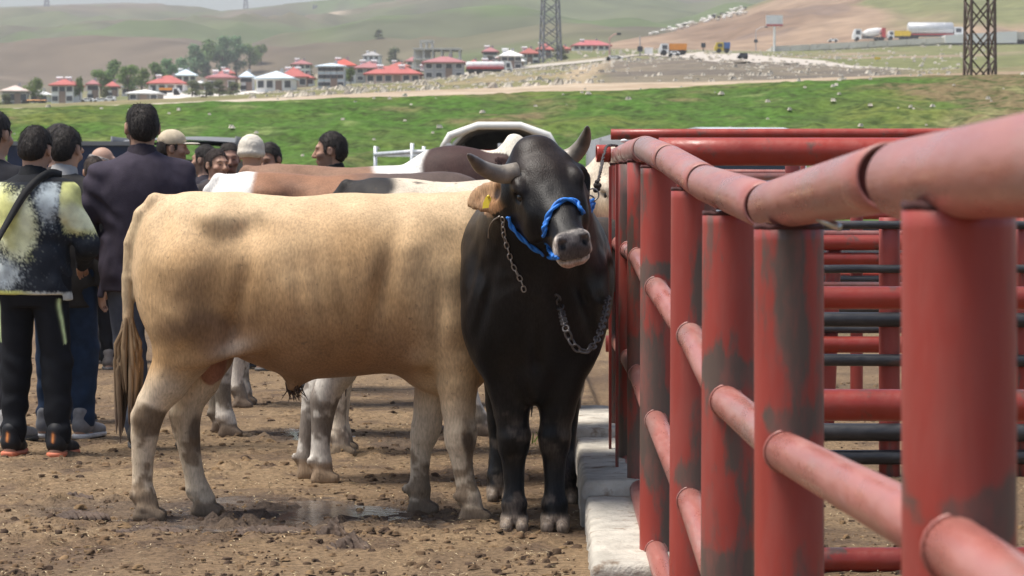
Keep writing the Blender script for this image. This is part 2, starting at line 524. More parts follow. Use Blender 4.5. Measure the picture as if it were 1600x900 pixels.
pa = np.array(pts); pz = yard_z(pa[:, 0], pa[:, 1])
for k, (x, y) in enumerate(pts):
    d = rnd.random()
    dark = rnd.choice([(0.065, .043, .03), (.085, .056, .036), (.12, .078, .046), (.16, .102, .058), (.20, .13, .07)])
    clod(x, y, pz[k], rnd.choice([.003, .003, .004, .004, .005, .006, .008, .011, .02]) * rnd.uniform(.7, 1.3), dark)
mc = bpy.data.meshes.new("mud_clods"); mc.from_pydata(vs, [], fs); paint(mc, np.array(cc))
m_clod = pm("clod", (.1, .1, .1), rough=.95, var=.3, scale=40, attr=True, spec=.15)
link("mud_clods", mc, m_clod, None, True).__setitem__('kind', 'stuff')
vs = []; fs = []
for _ in range(2600):
    py = rnd.uniform(590, 905); s = (py - HY) / H; px = rnd.uniform(-20, 1600)
    if 905 < px < 1010: continue
    x, y = (px - 800) / s, F / s; z = float(yard_z(np.array([x]), np.array([y]))[0]) + .006
    a = rnd.uniform(0, 6.3); l = rnd.uniform(.008, .028); w_ = rnd.uniform(.0015, .003); n0 = len(vs)
    dx, dy = math.cos(a), math.sin(a)
    vs += [(x - l * dx, y - l * dy, z), (x + w_ * dy, y - w_ * dx, z + .004), (x + l * dx, y + l * dy, z + .003), (x - w_ * dy, y + w_ * dx, z + .004)]
    fs.append((n0, n0 + 1, n0 + 2, n0 + 3))
ms = bpy.data.meshes.new("straw"); ms.from_pydata(vs, [], fs)
link("straw", ms, pm("straw", (.50, .40, .24), rough=.9, var=.2), None).__setitem__('kind', 'stuff')

# dung heaps, each its own lump
m_dung = pm("dung", (.085, .058, .042), rough=.75, var=.35, scale=22, bump=.008, bscale=45, spec=.3)
for (px, py, wpx, hpx, lab) in [(120, 779, 46, 16, "flattened brown dung heap left of the tan bull's hind hooves"),
                                (235, 828, 100, 14, "long ragged strip of dung just below the tan bull's hind hooves"),
                                (545, 856, 62, 30, "ridged grey brown cowpat in front of the puddle, nearest to the camera"),
                                (125, 812, 80, 14, "low dung strip beside the puddle's left end"),
                                (420, 832, 90, 12, "thin crumbly dung band along the puddle's near edge"),
                                (520, 838, 40, 26, "upright lump of dung just above the ridged cowpat")]:
    s = (py - HY) / H; x, y = (px - 800) / s, F / s
    S = SDF(); rx = wpx / 2 / s; hz = hpx / s * .75
    for _ in range(46):
        a = rnd.uniform(-1, 1); S.ell((a * rx, rnd.gauss(0, .32) * min(rx, .14), 0), (rx * rnd.uniform(.10, .28), min(rx, .12) * rnd.uniform(.14, .4), hz * rnd.uniform(.3, 1) * (1 - .6 * abs(a))), k=.018)
    S.post = lambda P: .006 * np.sin(P[:, 0] * 190 + 6 * P[:, 1] * 20) + .011 * fbm(P, 26, 3, 4)
    S.clip = [lambda P: -P[:, 2] - .02]
    Vd, Qd = S.mesh(.0075)
    o = link("dung_heap", mesh_np("dung_heap", Vd, Qd), m_dung, None, True, (x, y, float(yard_z(np.array([x]), np.array([y]))[0]) - .002))
    tag(o, lab, "dung", "dung heaps on the yard")

# --- grassy bank behind the yard
V, Q, PX, T = region(0, 620, 150)
gm = mesh_np("grass_bank", V, Q)
n1 = fbm(V, 0.22, 4, 21); n2 = fbm(V * [1, 1, 2], 0.9, 4, 22)
c = mixc((0.066, 0.128, 0.027), (0.118, 0.142, 0.038), sm(-.25, .35, n1))
c = mixc(c, (0.075, 0.12, 0.032), sm(0.05, .45, n2) * .7)
bare = sm(.05, .4, fbm(V, 0.35, 4, 23) - .10 - .1 * (PX > 900)) 
bare = np.maximum(bare, sm(-.15, .25, (PX - 1420) / 260 + .9 * fbm(V, .35, 4, 24) - (0.85 - T) * .8))
c = mixc(c, (0.175, 0.125, 0.075), np.clip(bare, 0, 1) * .85)
c = mixc(c, (0.13, 0.10, 0.055), (1 - sm(.05, .22, T)) * .6)
c = mixc(c, (.06, .085, .03), sm(.1, .42, fbm(V, 1.9, 3, 27)) * .7); c = mixc(c, (.20, .22, .09), sm(.25, .5, fbm(V, .6, 4, 28)) * .5)
paint(gm, c)
m_bank = pm("bank_turf", (.1, .2, .05), rough=.95, var=.35, scale=4.5, bump=.05, bscale=7, attr=True, spec=.05, col2=(.050, .072, .024), c2at=(.50, .64), c2scale=1.7)
link("grass_bank", gm, m_bank, None, True).__setitem__('kind', 'structure')
bank_V = V; bank_c = c; bank_bare = bare; bank_PX = PX
# --- track along the top of the bank
V, Q, PX, T = region(1, 300, 14)
gm = mesh_np("dirt_track", V, Q)
c = mixc((0.42, 0.34, 0.25), (0.34, 0.26, 0.18), sm(-.3, .3, fbm(V, .5, 4, 31)))
c = mixc(c, (0.52, 0.46, 0.38), (1 - sm(300, 560, PX)) * .7)
c = mixc(c, (0.22, 0.16, 0.10), sm(1250, 1420, PX) * .7)
paint(gm, c)
link("dirt_track", gm, pm("track_dirt", (.4, .3, .2), rough=.95, var=.2, scale=1.2, attr=True, spec=.1), None, True).__setitem__('kind', 'structure')

# --- stony slope between the track and the road
V, Q, PX, T = region(2, 500, 40)
gm = mesh_np("stony_slope", V, Q)
n1 = fbm(V, .07, 4, 41)
c = mixc((0.17, 0.165, 0.08), (0.25, 0.20, 0.12), sm(-.2, .3, n1))
dark = sm(900, 970, PX) * (1 - sm(1380, 1480, PX))
c = mixc(c, mixc((0.135, 0.115, 0.10), (0.19, 0.16, 0.12), sm(-.2, .3, fbm(V, .15, 3, 42))), dark * .9)
c = mixc(c, (0.36, 0.28, 0.19), (sm(905, 925, PX + 40 * (1 - T)) * (1 - sm(945, 985, PX + 40 * (1 - T)))) * .8)
c = mixc(c, (0.19, 0.17, 0.09), sm(1380, 1480, PX))
paint(gm, c)
link("stony_slope", gm, pm("slope_earth", (.2, .2, .1), rough=.95, var=.3, scale=.8, bump=.2, bscale=1.5, attr=True, spec=.1), None, True).__setitem__('kind', 'structure')
slope = (V, PX, T)
# --- village ground
V, Q, PX, T = region(3, 300, 30)
gm = mesh_np("village_ground", V, Q)
c = mixc((0.14, 0.15, 0.065), (0.22, 0.19, 0.11), sm(-.25, .3, fbm(V, .02, 4, 51)))
c = mixc(c, (0.15, 0.155, 0.06), sm(1150, 1250, PX) * .8)
c = mixc(c, (0.27, 0.20, 0.14), sm(.1, .4, fbm(V, .03, 4, 52)) * sm(1150, 1250, PX))
paint(gm, c)
link("village_ground", gm, pm("village_earth", (.2, .2, .1), rough=.95, var=.3, scale=.3, attr=True, spec=.1), None, True).__setitem__('kind', 'structure')
vill = (V, PX, T)
# --- far hills
V, Q, PX, T = region(4, 420, 130, tfun=lambda t: t**1.3)
gm = mesh_np("hills", V, Q)
n1 = fbm(V, .0022, 4, 61); n2 = fbm(V * [1, .4, 1], .006, 4, 62)
c = mixc((0.095, 0.125, 0.05), (0.14, 0.11, 0.08), sm(-.2, .3, n1 + .5 * (1 - sm(300, 700, PX)) - .15))
c = mixc(c, (0.10, 0.12, 0.05), sm(0, .4, n2) * .8); c = mixc(c, (.10, .085, .07), sm(.1, .4, fbm(V * [1, .3, 1], .02, 4, 65)) * .5)
c = mixc(c, (0.42, 0.34, 0.25), sm(.32, .45, fbm(V * [1, .5, 2], .009, 4, 63)) * .7)
paint(gm, c)
link("hills", gm, pm("hill_turf", (.2, .2, .1), rough=.95, var=.22, scale=.03, attr=True, spec=.05), None, True).__setitem__('kind', 'structure')
# --- the bare brown hill on the right, nearer than the others
px = np.concatenate([np.linspace(915, 1640, 160), np.linspace(1650, 2300, 30)]); nr = 50
base = B4(px) + 1.5
crest = np.interp(px, [915, 935, 960, 1050, 1165, 1225, 1400, 1700, 2300], [84, 70, 63, 45, 12, -10, -45, -70, -90])
t = np.linspace(0, 1, nr); PX, T = np.meshgrid(px, t)
S_ = 6.18 + (4.3 - 6.18) * T; 
PY = base + (crest - base) * (T**0.9)
Y = F / S_; Z = H - (PY - HY) / S_
X = (PX - 800) / S_
P = np.stack([X.ravel(), Y.ravel(), 0 * X.ravel()], 1)
fade = (4 * T * (1 - T)).ravel()**.6 * np.clip((base - crest) / 60, 0, 1)[None].repeat(nr, 0).ravel()
Z = Z.ravel() + fade * (4.5 * fbm(P * [1, .5, 1], .028, 5, 71) + 1.6 * fbm(P * [1, .3, 1], .11, 3, 73))
V = np.stack([P[:, 0], P[:, 1], Z], 1)
Vb = V[-len(px):] + np.array([0, 160, -60]); V = np.concatenate([V, Vb])
n = len(px); i = np.arange(nr)[:, None] * n + np.arange(n - 1)[None]
Q = np.stack([i, i + 1, i + n + 1, i + n], -1).reshape(-1, 4)
PXf = np.concatenate([PX.ravel(), px]); Tf = np.concatenate([T.ravel(), np.ones(n)])
gm = mesh_np("brown_hill", V, Q)
nn = fbm(V * [1, .5, 1], .03, 4, 72)
c = mixc((0.20, 0.135, 0.092), (0.29, 0.205, 0.14), sm(-.3, .3, nn))
c = mixc(c, (0.17, 0.125, 0.10), sm(.15, .4, fbm(V * [1, .4, 1], .06, 4, 74)) * .7)
c = mixc(c, (0.16, 0.165, 0.075), sm(.45, .62, Tf * .35 + .55 * sm(1230, 1420, PXf) + .35 * fbm(V, .014, 3, 75) - .1))
c = mixc(c, (0.15, 0.15, 0.07), sm(.93, 1., Tf) * .8)
paint(gm, c)
link("brown_hill", gm, pm("hill_earth", (.3, .2, .1), rough=.95, var=.22, scale=.12, attr=True, spec=.05), None, True).__setitem__('kind', 'structure')
# --- roads: sheets a little above the land they cross
def road(name, pts, col, lift=.12):
    """pts: (px, py_upper, py_lower)"""
    L = []
    for a in range(len(pts) - 1):
        for q in range(6):
            f = q / 6; p0, p1 = pts[a], pts[a + 1]
            L.append(tuple(p0[j] + (p1[j] - p0[j]) * f for j in range(3)))
    L.append(pts[-1]); Vr = []
    for p in L:
        for f in np.linspace(0, 1, 7):
            g = ground_at(p[0], p[2] + (p[1] - p[2]) * f); Vr.append((g[0], g[1], g[2] + lift))
    Fr = [(7 * a + b, 7 * a + 7 + b, 7 * a + 8 + b, 7 * a + 1 + b) for a in range(len(L) - 1) for b in range(6)]
    mb = MB().add(Vr, Fr)
    o = mb.build(name, pm(name + "_surface", col, rough=.9, var=.12, scale=.5, spec=.15), None, True); o['kind'] = 'structure'
road("road", [(1000, 87.2, 88.5), (1075, 85.5, 90), (1110, 83.5, 98), (1200, 91, 100), (1290, 97, 104.5), (1330, 103, 107.5)], (.47, .42, .36), .12)
road("country_road", [(1330, 103, 107.3), (1400, 106.5, 109.5), (1462, 111, 112.6)], (.46, .41, .35), .12)
road("road", [(640, 122.5, 124.5), (720, 115.5, 117.5), (800, 107, 109), (900, 98, 100), (1000, 87.3, 88.6)], (.42, .38, .32), .12)
road("concrete_yard", [(205, 156, 160), (300, 148, 156), (350, 145, 154.5), (415, 143.5, 151)], (.62, .58, .52), .12)

# stones
vs = []; fs = []
def stone(x, y, z, r):
    n0 = len(vs); n = 6
    j = [rnd.uniform(.7, 1.25) for _ in range(12)]
    vs.extend([(x + r * j[a] * math.cos(a * 1.047), y + r * j[a] * math.sin(a * 1.047), z - .2 * r) for a in range(6)])
    vs.extend([(x + .6 * r * j[6 + a] * math.cos(a * 1.047 + .4), y + .6 * r * j[6 + a] * math.sin(a * 1.047 + .4), z + r * .7) for a in range(6)])
    for a in range(6):
        b = (a + 1) % 6; fs.append((n0 + a, n0 + b, n0 + 6 + b, n0 + 6 + a))
    fs.append(tuple(n0 + 6 + a for a in range(6)))
V, PX, T = slope
ok = np.where((PX > 380) & (PX < 1500))[0]
c_ = 0
while c_ < 2200:
    j = int(ok[rnd.randrange(len(ok))])
    d = .9 if 430 < PX[j] < 900 else .35
    if rnd.random() > d * (0.5 + .5 * (n_ := vn(V[j:j + 1] * [1, 1, 0], .12, 3)[0])): continue
    stone(V[j, 0] + rnd.uniform(-.4, .4), V[j, 1] + rnd.uniform(-1, 1), V[j, 2], rnd.choice([.05, .07, .10, .14, .2]) * rnd.uniform(.8, 1.3) * max(1, V[j, 1] / 190)); c_ += 1
V, PX, T = vill
ok = np.where((PX > 640) & (PX < 1560) & (T < .95))[0]
for _ in range(500):
    j = int(ok[rnd.randrange(len(ok))]); stone(V[j, 0] + rnd.uniform(-3, 3), V[j, 1], V[j, 2] + .1, rnd.uniform(.15, .45))
ok = np.where((bank_PX > -20) & (bank_PX < 1620))[0]
for _ in range(260):
    j = int(ok[rnd.randrange(len(ok))])
    if bank_PX[j] < 1300 and rnd.random() < .55: continue
    stone(bank_V[j, 0], bank_V[j, 1], bank_V[j, 2] + .05, rnd.uniform(.03, .10))
sm_ = bpy.data.meshes.new("scattered_stones"); sm_.from_pydata(vs, [], fs)
m_stone = pm("pale_stone", (.50, .45, .37), rough=.9, var=.3, scale=.6, spec=.2)
link("scattered_stones", sm_, m_stone, None).__setitem__('kind', 'stuff')
# ------------------------------------------------------------------ red steel fence, kerb, pens
def paint_steel(name, base, dusty, worn, seed, wear=.0, stretch=(1, 1, .25), lo=.56, hi=.66, rough=.42):
    m = pm(name, base, rough=rough, var=.14, scale=7 + seed, bump=.0012, bscale=55, col2=worn, c2at=(lo, hi), c2scale=4.2 + .7 * seed, stretch=stretch, spec=.42)
    nt = m.node_tree; N = nt.nodes; L = nt.links
    b = N["Principled BSDF"]; src = b.inputs["Base Color"].links[0].from_socket
    # wear gathers where the mesh says so (joints, feet of posts)
    if wear:
        wa = N.new("ShaderNodeAttribute"); wa.attribute_name = "Wear"
        mrw = [n for n in N if n.type == 'MAP_RANGE' and abs(n.inputs[1].default_value - lo) < 1e-4][0]
        nzl = mrw.inputs[0].links[0].from_socket
        ad = N.new("ShaderNodeMath"); ad.operation = 'ADD'; L.new(nzl, ad.inputs[0]); L.new(wa.outputs["Fac"], ad.inputs[1]); L.new(ad.outputs[0], mrw.inputs[0])
    # second, finer layer: scuffs and dust that dull the paint
    tc = [n for n in N if n.type == 'TEX_COORD'][0]
    nz = N.new("ShaderNodeTexNoise"); nz.inputs["Scale"].default_value = 13 + seed; nz.inputs["Detail"].default_value = 8; nz.inputs["Roughness"].default_value = .7
    L.new([n for n in N if n.type == 'MAPPING'][0].outputs[0], nz.inputs[0])
    mr = N.new("ShaderNodeMapRange"); mr.inputs[1].default_value = .47; mr.inputs[2].default_value = .68
    mr.inputs[4].default_value = .55
    L.new(nz.outputs[0], mr.inputs[0])
    mx = N.new("ShaderNodeMix"); mx.data_type = 'RGBA'
    L.new(mr.outputs[0], mx.inputs[0]); L.new(src, mx.inputs[6]); mx.inputs[7].default_value = (*dusty, 1)
    L.new(mx.outputs[2], b.inputs["Base Color"])
    r2 = N.new("ShaderNodeMapRange"); r2.inputs[1].default_value = .4; r2.inputs[2].default_value = .7; r2.inputs[3].default_value = rough - .1; r2.inputs[4].default_value = rough + .22
    L.new(nz.outputs[0], r2.inputs[0]); L.new(r2.outputs[0], b.inputs["Roughness"])
    return m
RED, DUST, WORN = (.30, .046, .033), (.36, .11, .085), (.105, .074, .060)
m_post = [paint_steel("red_paint_post", RED, (.30, .085, .065), WORN, k, wear=1, lo=.55 + .015 * (k % 3), hi=.61 + .015 * (k % 3), rough=.48) for k in range(4)]
m_rail = paint_steel("red_paint_rail", (.35, .125, .10), (.40, .225, .19), (.30, .17, .145), 2, stretch=(1, .16, 1), lo=.50, hi=.64, rough=.36)
m_red = paint_steel("red_paint", (.30, .036, .022), (.30, .06, .045), (.12, .06, .045), 1, stretch=(1, .4, 1), lo=.57, hi=.64, rough=.40)
m_black = paint_steel("black_pipe_paint", (.030, .030, .032), (.085, .08, .078), (.12, .06, .05), 1, stretch=(.4, 1, 1), lo=.60, hi=.68, rough=.38)
m_gap = pm("pipe_inside", (.05, .012, .01), rough=.9)
def pipe(p0, p1, r, n=20, bore=.86, seg=6):
    """an open ended pipe with a wall"""
    p0 = np.asarray(p0, float); p1 = np.asarray(p1, float); t = p1 - p0; L = np.linalg.norm(t); t /= L
    up = np.array([0, 0, 1.]) if abs(t[2]) < .9 else np.array([1., 0, 0])
    x = np.cross(up, t); x /= np.linalg.norm(x); y = np.cross(t, x)
    mb = MB(); V = []; Fs = []
    prof = [(min(.12 * L, .03), r * bore), (0.0015, r * bore), (0, r * (bore + 1) / 2), (.0015, r)] + [(L * q / seg, r) for q in range(1, seg)] + [(L - .0015, r), (L, r * (bore + 1) / 2), (L - .0015, r * bore), (L - min(.12 * L, .03), r * bore)]
    for d, q in prof:
        for k in range(n):
            a = 2 * math.pi * k / n; V.append(p0 + t * d + q * (x * math.cos(a) + y * math.sin(a)))
    m = len(prof)
    for i in range(m - 1):
        for k in range(n): Fs.append((i * n + k, i * n + (k + 1) % n, (i + 1) * n + (k + 1) % n, (i + 1) * n + k))
    Fs.append(tuple(range(n))); Fs.append(tuple((m - 1) * n + k for k in range(n - 1, -1, -1)))
    return mb.add(V, Fs)
FX = .515
def on_line(s, z): return np.array([FX, F / s, z])
rail_z = lambda s: float(np.interp(s, [300, 343, 412, 450, 529, 588, 686, 775, 1153, 1250, 1571, 2200], [1.51, 1.506, 1.495, 1.455, 1.395, 1.350, 1.308, 1.297, 1.333, 1.348, 1.353, 1.36]))
fence = thing("steel_fence", "scuffed red steel pipe fence running from the near right to the black bull", "fence", on_line(700, 0)); fo = np.array(fence.location)
mid = lambda s: float(np.interp(s, [329, 364, 391, 452, 543, 649, 780, 860, 1270, 1500, 2400], [1.09, 1.08, 1.07, .985, .93, .835, .835, .85, .915, .925, .93]))
POSTS = [(2400, .066), (1355, .066), (840, .065), (661, .065), (551, .064), (445, .064), (391, .055), (362, .055), (329, .05)]
for k, (s, r) in enumerate(POSTS):
    top = rail_z(s) - .047; bot = -.25 if s > 392 else (.10 if s > 340 else .17)
    lean = rnd.uniform(-.008, .004)
    mb = MB()
    if s in (362, 391):     # flat bars at the far gate side
        mb = pipe(on_line(s, bot) - fo, on_line(s, top - .004) - fo, r, 24, .9, 10)
    else: mb = pipe(on_line(s, bot) + [lean, 0, 0] - fo, on_line(s, top) - fo, r, 28, .9, 70)
    pmesh = mb.mesh("post"); zv = np.array([v[2] for v in mb.v]); xv = np.array([v[0] - FX + fo[0] for v in mb.v]); yv = np.array([v[1] - (F / s - fo[1]) for v in mb.v])
    pv_ = np.stack([xv, yv, zv + k], 1); wv = np.zeros(len(zv))
    for zj in (mid(s), mid(s) - .465, mid(s) - .92): wv = np.maximum(wv, np.exp(-((zv - zj - .055 - .02 * np.sin(yv * 40 + k)) / .030)**2) * .19 * (1 if s == 1355 else .55 + .45 * math.sin(k * 2.1 + zj * 3)))
    wv += .07 * sm(.85, .35, -zv * 0 + zv) * 0 + .06 * (1 - sm(.4, .95, zv)) * (s < 900) + .05 * (s < 600)
    wv += .10 * np.exp(-((np.arctan2(yv, xv) + 1.2 + .4 * np.sin(zv * 5 + k)) / .35)**2) * (.5 + .5 * np.sin(zv * 7 + 3 * k)) * (s < 1000)
    a_ = pmesh.attributes.new("Wear", 'FLOAT', 'POINT'); a_.data.foreach_set("value", wv.astype(np.float32))
    o = link("post", pmesh, m_post[k % 4], fence, True)
    # weld bead round the joint
    mb = MB(); c = on_line(s, top + .004) - fo
    mb.tube([c + [(r * .93) * math.cos(a), (r * .93) * math.sin(a), .002 * math.sin(9 * a)] for a in np.linspace(0, 2 * math.pi, 26)], .006, 6, False)
    mb.build("weld_bead", m_gap, o, True)
# stiffener flats on the far posts
for s, x0, x1 in [(376, -.085, -.073), (352, -.085, -.074)]:
    p = on_line(s, 0) - fo; MB().box((p[0] + x0, p[1] - .03, .12), (p[0] + x1, p[1] + .03, 1.445)).build("flat_bar", m_post[1], fence)
cuts = [2300, 1262, (1153, 'a'), 782, 592, 505, 440, 400]
segs = [(2400, 1195, .0525), (1146, 788, .048), (772, 588, .048), (582, 482, .049), (476, 408, .049), (404, 366, .051), (362, 344, .046), (341, 310, .043)]
for s0, s1, r in segs:
    a = on_line(s0, rail_z(s0)); b = on_line(s1, rail_z(s1))
    if s0 == 1146: a[2] += .012
    pipe(a - fo, b - fo, r, 32, .88, 8).build("top_rail", m_rail, fence, True)
pipe(on_line(329, 1.515) + [-.115, -.004, 0] - fo, on_line(329, 1.515) + [-.048, 0, 0] - fo, .042, 24).build("rail_stub", m_red, fence, True)
MB().ball(on_line(340, 1.567) - fo, (.018, .018, .009), 10, 5).build("bolt_cap", pm("white_cap", (.7, .7, .68), rough=.5), fence, True)
for a in range(len(POSTS) - 1):
    s0, s1 = POSTS[a][0], POSTS[a + 1][0]
    for drop, r in ((0, .037), (.465, .037), (.92, .037)):
        y0, y1 = F / s0 + POSTS[a][1] * .86, F / s1 - POSTS[a + 1][1] * .86
        p0 = np.array([FX - .012, y0, mid(s0) - drop]); p1 = np.array([FX - .012, y1, mid(s1) - drop])
        o = pipe(p0 - fo, p1 - fo, r, 22, .85, 6).build("side_rail", m_rail, fence, True)
        t_ = (p1 - p0) / np.linalg.norm(p1 - p0)
        for e, sg in ((p0, 1), (p1, -1)):
            mb = MB(); c = e + t_ * .004 * sg - fo
            mb.tube([c + [(r + .002) * math.cos(q), 0, (r + .002) * math.sin(q)] for q in np.linspace(0, 6.283, 20)], .003, 5, False)
            mb.build("weld_bead", m_rail, o, True)
# short steel peg under the near rail
p = W(1300, 352, 960); mb = MB(); mb.tube([p + [-.02, .02, .012] - fo, p + [.012, -.01, -.004] - fo], .0065, 10); mb.build("steel_peg", pm("bare_steel", (.45, .47, .46), rough=.3, metal=.9), fence, True)

# pens beyond the fence
def cross_fence(name, label, s, rails, posts, x1, mats=None):
    y = F / s; root = thing(name, label, "fence", (FX + .1, y, -.15)); o0 = np.array([FX + .1, y, -.15])
    for py, th, mt, dy in rails:
        z = H - (py - HY) / s; x0 = FX + .02 + rnd.uniform(0, .04) + (.05 if s < 390 else 0)
        a = np.array([x0, y + dy, z]); b = np.array([x1, y + dy + rnd.uniform(-.05, .02), z + rnd.uniform(-.006, .006) * (x1 - x0)])
        pipe(a - o0, b - o0, th / 2 / s, 20, .85, 10).build("rail", mt, root, True)
    for px, wpx, lean, zt in posts:
        x = (px - 800) / s; r = wpx / 2 / s
        pipe(np.array([x - lean, y + .06, -.2]) - o0, np.array([x, y + .06, zt]) - o0, r, 20, .9, 8).build("post", m_post[int(px) % 4], root, True)
    return root
cross_fence("pen_fence", "nearest red cross fence of the pens with its thick bright red top pipe", 400, [(237, 44, m_red, 0), (465, 36, m_red, 0), (632, 50, m_red, 0), (876, 40, m_red, 0)], [(1510, 44, 0, 1.46), (2050, 44, 0, 1.46)], 3.3)
cross_fence("pen_fence", "cross fence of black and grey pipes behind the nearest pen fence", 300, [(498, 23, m_black, 0), (561, 19, m_black, 0), (674, 28, m_black, 0), (715, 23, m_black, 0), (421, 13, m_black, .02), (351, 13, m_black, 0)], [(1392, 33, 0, 1.2), (1606, 33, 0, 1.2)], 4.2)
cross_fence("pen_fence", "second red cross fence of the pens behind the black pipes", 250, [(210, 17, m_red, 0), (276, 11, m_rail, 0), (364, 10, m_rail, .05), (380, 24, m_red, 0), (403, 20, m_red, 0), (443, 8, m_rail, 0), (515, 13, m_black, 0), (537, 26, m_red, 0), (697, 15, m_red, 0)], [(1305, 24, .05, 1.0), (1240, 24, 0, 1.64), (1700, 24, 0, 1.6)], 5.0)
cross_fence("pen_fence", "farthest cross fence of the pens with thin pale pink rails", 205, [(268, 9, m_rail, 0), (292, 9, m_red, 0), (312, 10, m_black, 0), (338, 12, m_red, 0), (361, 10, m_black, 0), (388, 12, m_red, 0), (412, 10, m_black, 0), (432, 10, m_red, .3), (452, 9, m_black, 0), (476, 10, m_red, 0)], [(1180, 18, 0, 1.5), (1420, 18, 0, 1.5), (1560, 18, 0, 1.5)], 6.5)

cross_fence("pen_fence", "cross fence of alternate red and black pipes second from the back of the pens", 228, [(300, 10, m_red, 0), (322, 10, m_black, 0), (399, 15, m_black, 0), (421, 12, m_red, 0), (437, 12, m_black, 0), (457, 14, m_red, 0), (484, 12, m_black, 0)], [(1250, 20, 0, 1.55), (1340, 20, 0, 1.2), (1480, 20, 0, 1.2), (1640, 20, 0, 1.5)], 5.8)
# stepped concrete kerb along the foot of the fence
m_conc = pm("rough_concrete", (.46, .425, .36), rough=.9, var=.22, scale=9, bump=.010, bscale=42, col2=(.24, .185, .135), c2at=(.57, .68), c2scale=10, spec=.2)
kerb = thing("concrete_kerb", "whitish stepped concrete kerb along the foot of the red fence", "kerb", (.4, F / 400, 0)); ko = np.array(kerb.location)
def kblock(xl0, xl1, y0, y1, zt0, zt1, name="kerb_block"):
    nx, ny, nz = 12, 46, 8
    S_ = []
    V = []; idx = {}
    def pt(a, b, c):
        k = (a, b, c)
        if k in idx: return idx[k]
        fy = b / ny; xl = xl0 + (xl1 - xl0) * fy; xr = .60; zt = zt0 + (zt1 - zt0) * fy
        x = xl + (xr - xl) * a / nx; y = y0 + (y1 - y0) * fy; z = -.3 + (zt + .3) * (c / nz) ** .3
        p = np.array([x, y, z])
        e = min(a, 3) / 3; g = min(nz - c, 2) / 2; d = min(b, 2) / 2
        p = p + np.array([.012 * (1 - g) * (a == 0), .012 * (b == 0) * (1 - g), -.005 * (a == 0) * (c == nz) - .005 * (b == 0) * (c == nz)])
        q = p[None]; p = p + .009 * np.array([fbm(q, 16, 3, 1)[0], fbm(q, 16, 3, 2)[0], .8 * fbm(q, 11, 3, 3)[0]])
        idx[k] = len(V); V.append(p - ko); return idx[k]
    Fs = []
    for b in range(ny):
        for a in range(nx): Fs.append((pt(a, b, nz), pt(a + 1, b, nz), pt(a + 1, b + 1, nz), pt(a, b + 1, nz)))
        for c in range(nz): Fs.append((pt(0, b, c), pt(0, b, c + 1), pt(0, b + 1, c + 1), pt(0, b + 1, c))); Fs.append((pt(nx, b, c), pt(nx, b + 1, c), pt(nx, b + 1, c + 1), pt(nx, b, c + 1)))
    for a in range(nx):
        for c in range(nz): Fs.append((pt(a, 0, c), pt(a + 1, 0, c), pt(a + 1, 0, c + 1), pt(a, 0, c + 1))); Fs.append((pt(a, ny, c), pt(a, ny, c + 1), pt(a + 1, ny, c + 1), pt(a + 1, ny, c)))
    MB().add(V, Fs).build(name, m_conc, kerb, True)
y_ = lambda s: F / s
kblock(.285, .30, y_(336), y_(306), .235, .24)
kblock(.275, .295, y_(394), y_(336) - .004, .187, .193)
kblock(.268, .29, y_(459), y_(394) - .004, .060, .127)
kblock(.240, .262, y_(640), y_(459) - .004, -.03, -.01)
m_clump = m_dung
for px, py, s, r in [(925, 719, 355, .03), (932, 786, 402, .026), (960, 690, 338, .02), (965, 758, 390, .018), (945, 860, 440, .014)]:
    pass
# grass at the kerb's far end
vs = []
for _ in range(900):
    x = rnd.gauss(.38, .10); y = rnd.gauss(15.1, .35); z = float(yard_z(np.array([x]), np.array([y]))[0]); a = rnd.uniform(0, 6.3); l = .006; hh = rnd.uniform(.02, .07); le = rnd.gauss(0, .03)
    dx, dy = l * math.cos(a), l * math.sin(a); vs += [(x - dx, y - dy, z), (x + dx, y + dy, z), (x + le, y + le * .6, z + hh), (x + le - dx, y + le * .6, z + hh)]
gm2 = mesh_np("cut_grass", np.array(vs), np.arange(len(vs)).reshape(-1, 4))
link("cut_grass", gm2, pm("fodder", (.22, .30, .07), rough=.8, var=.35, scale=14), None).__setitem__('kind', 'stuff')
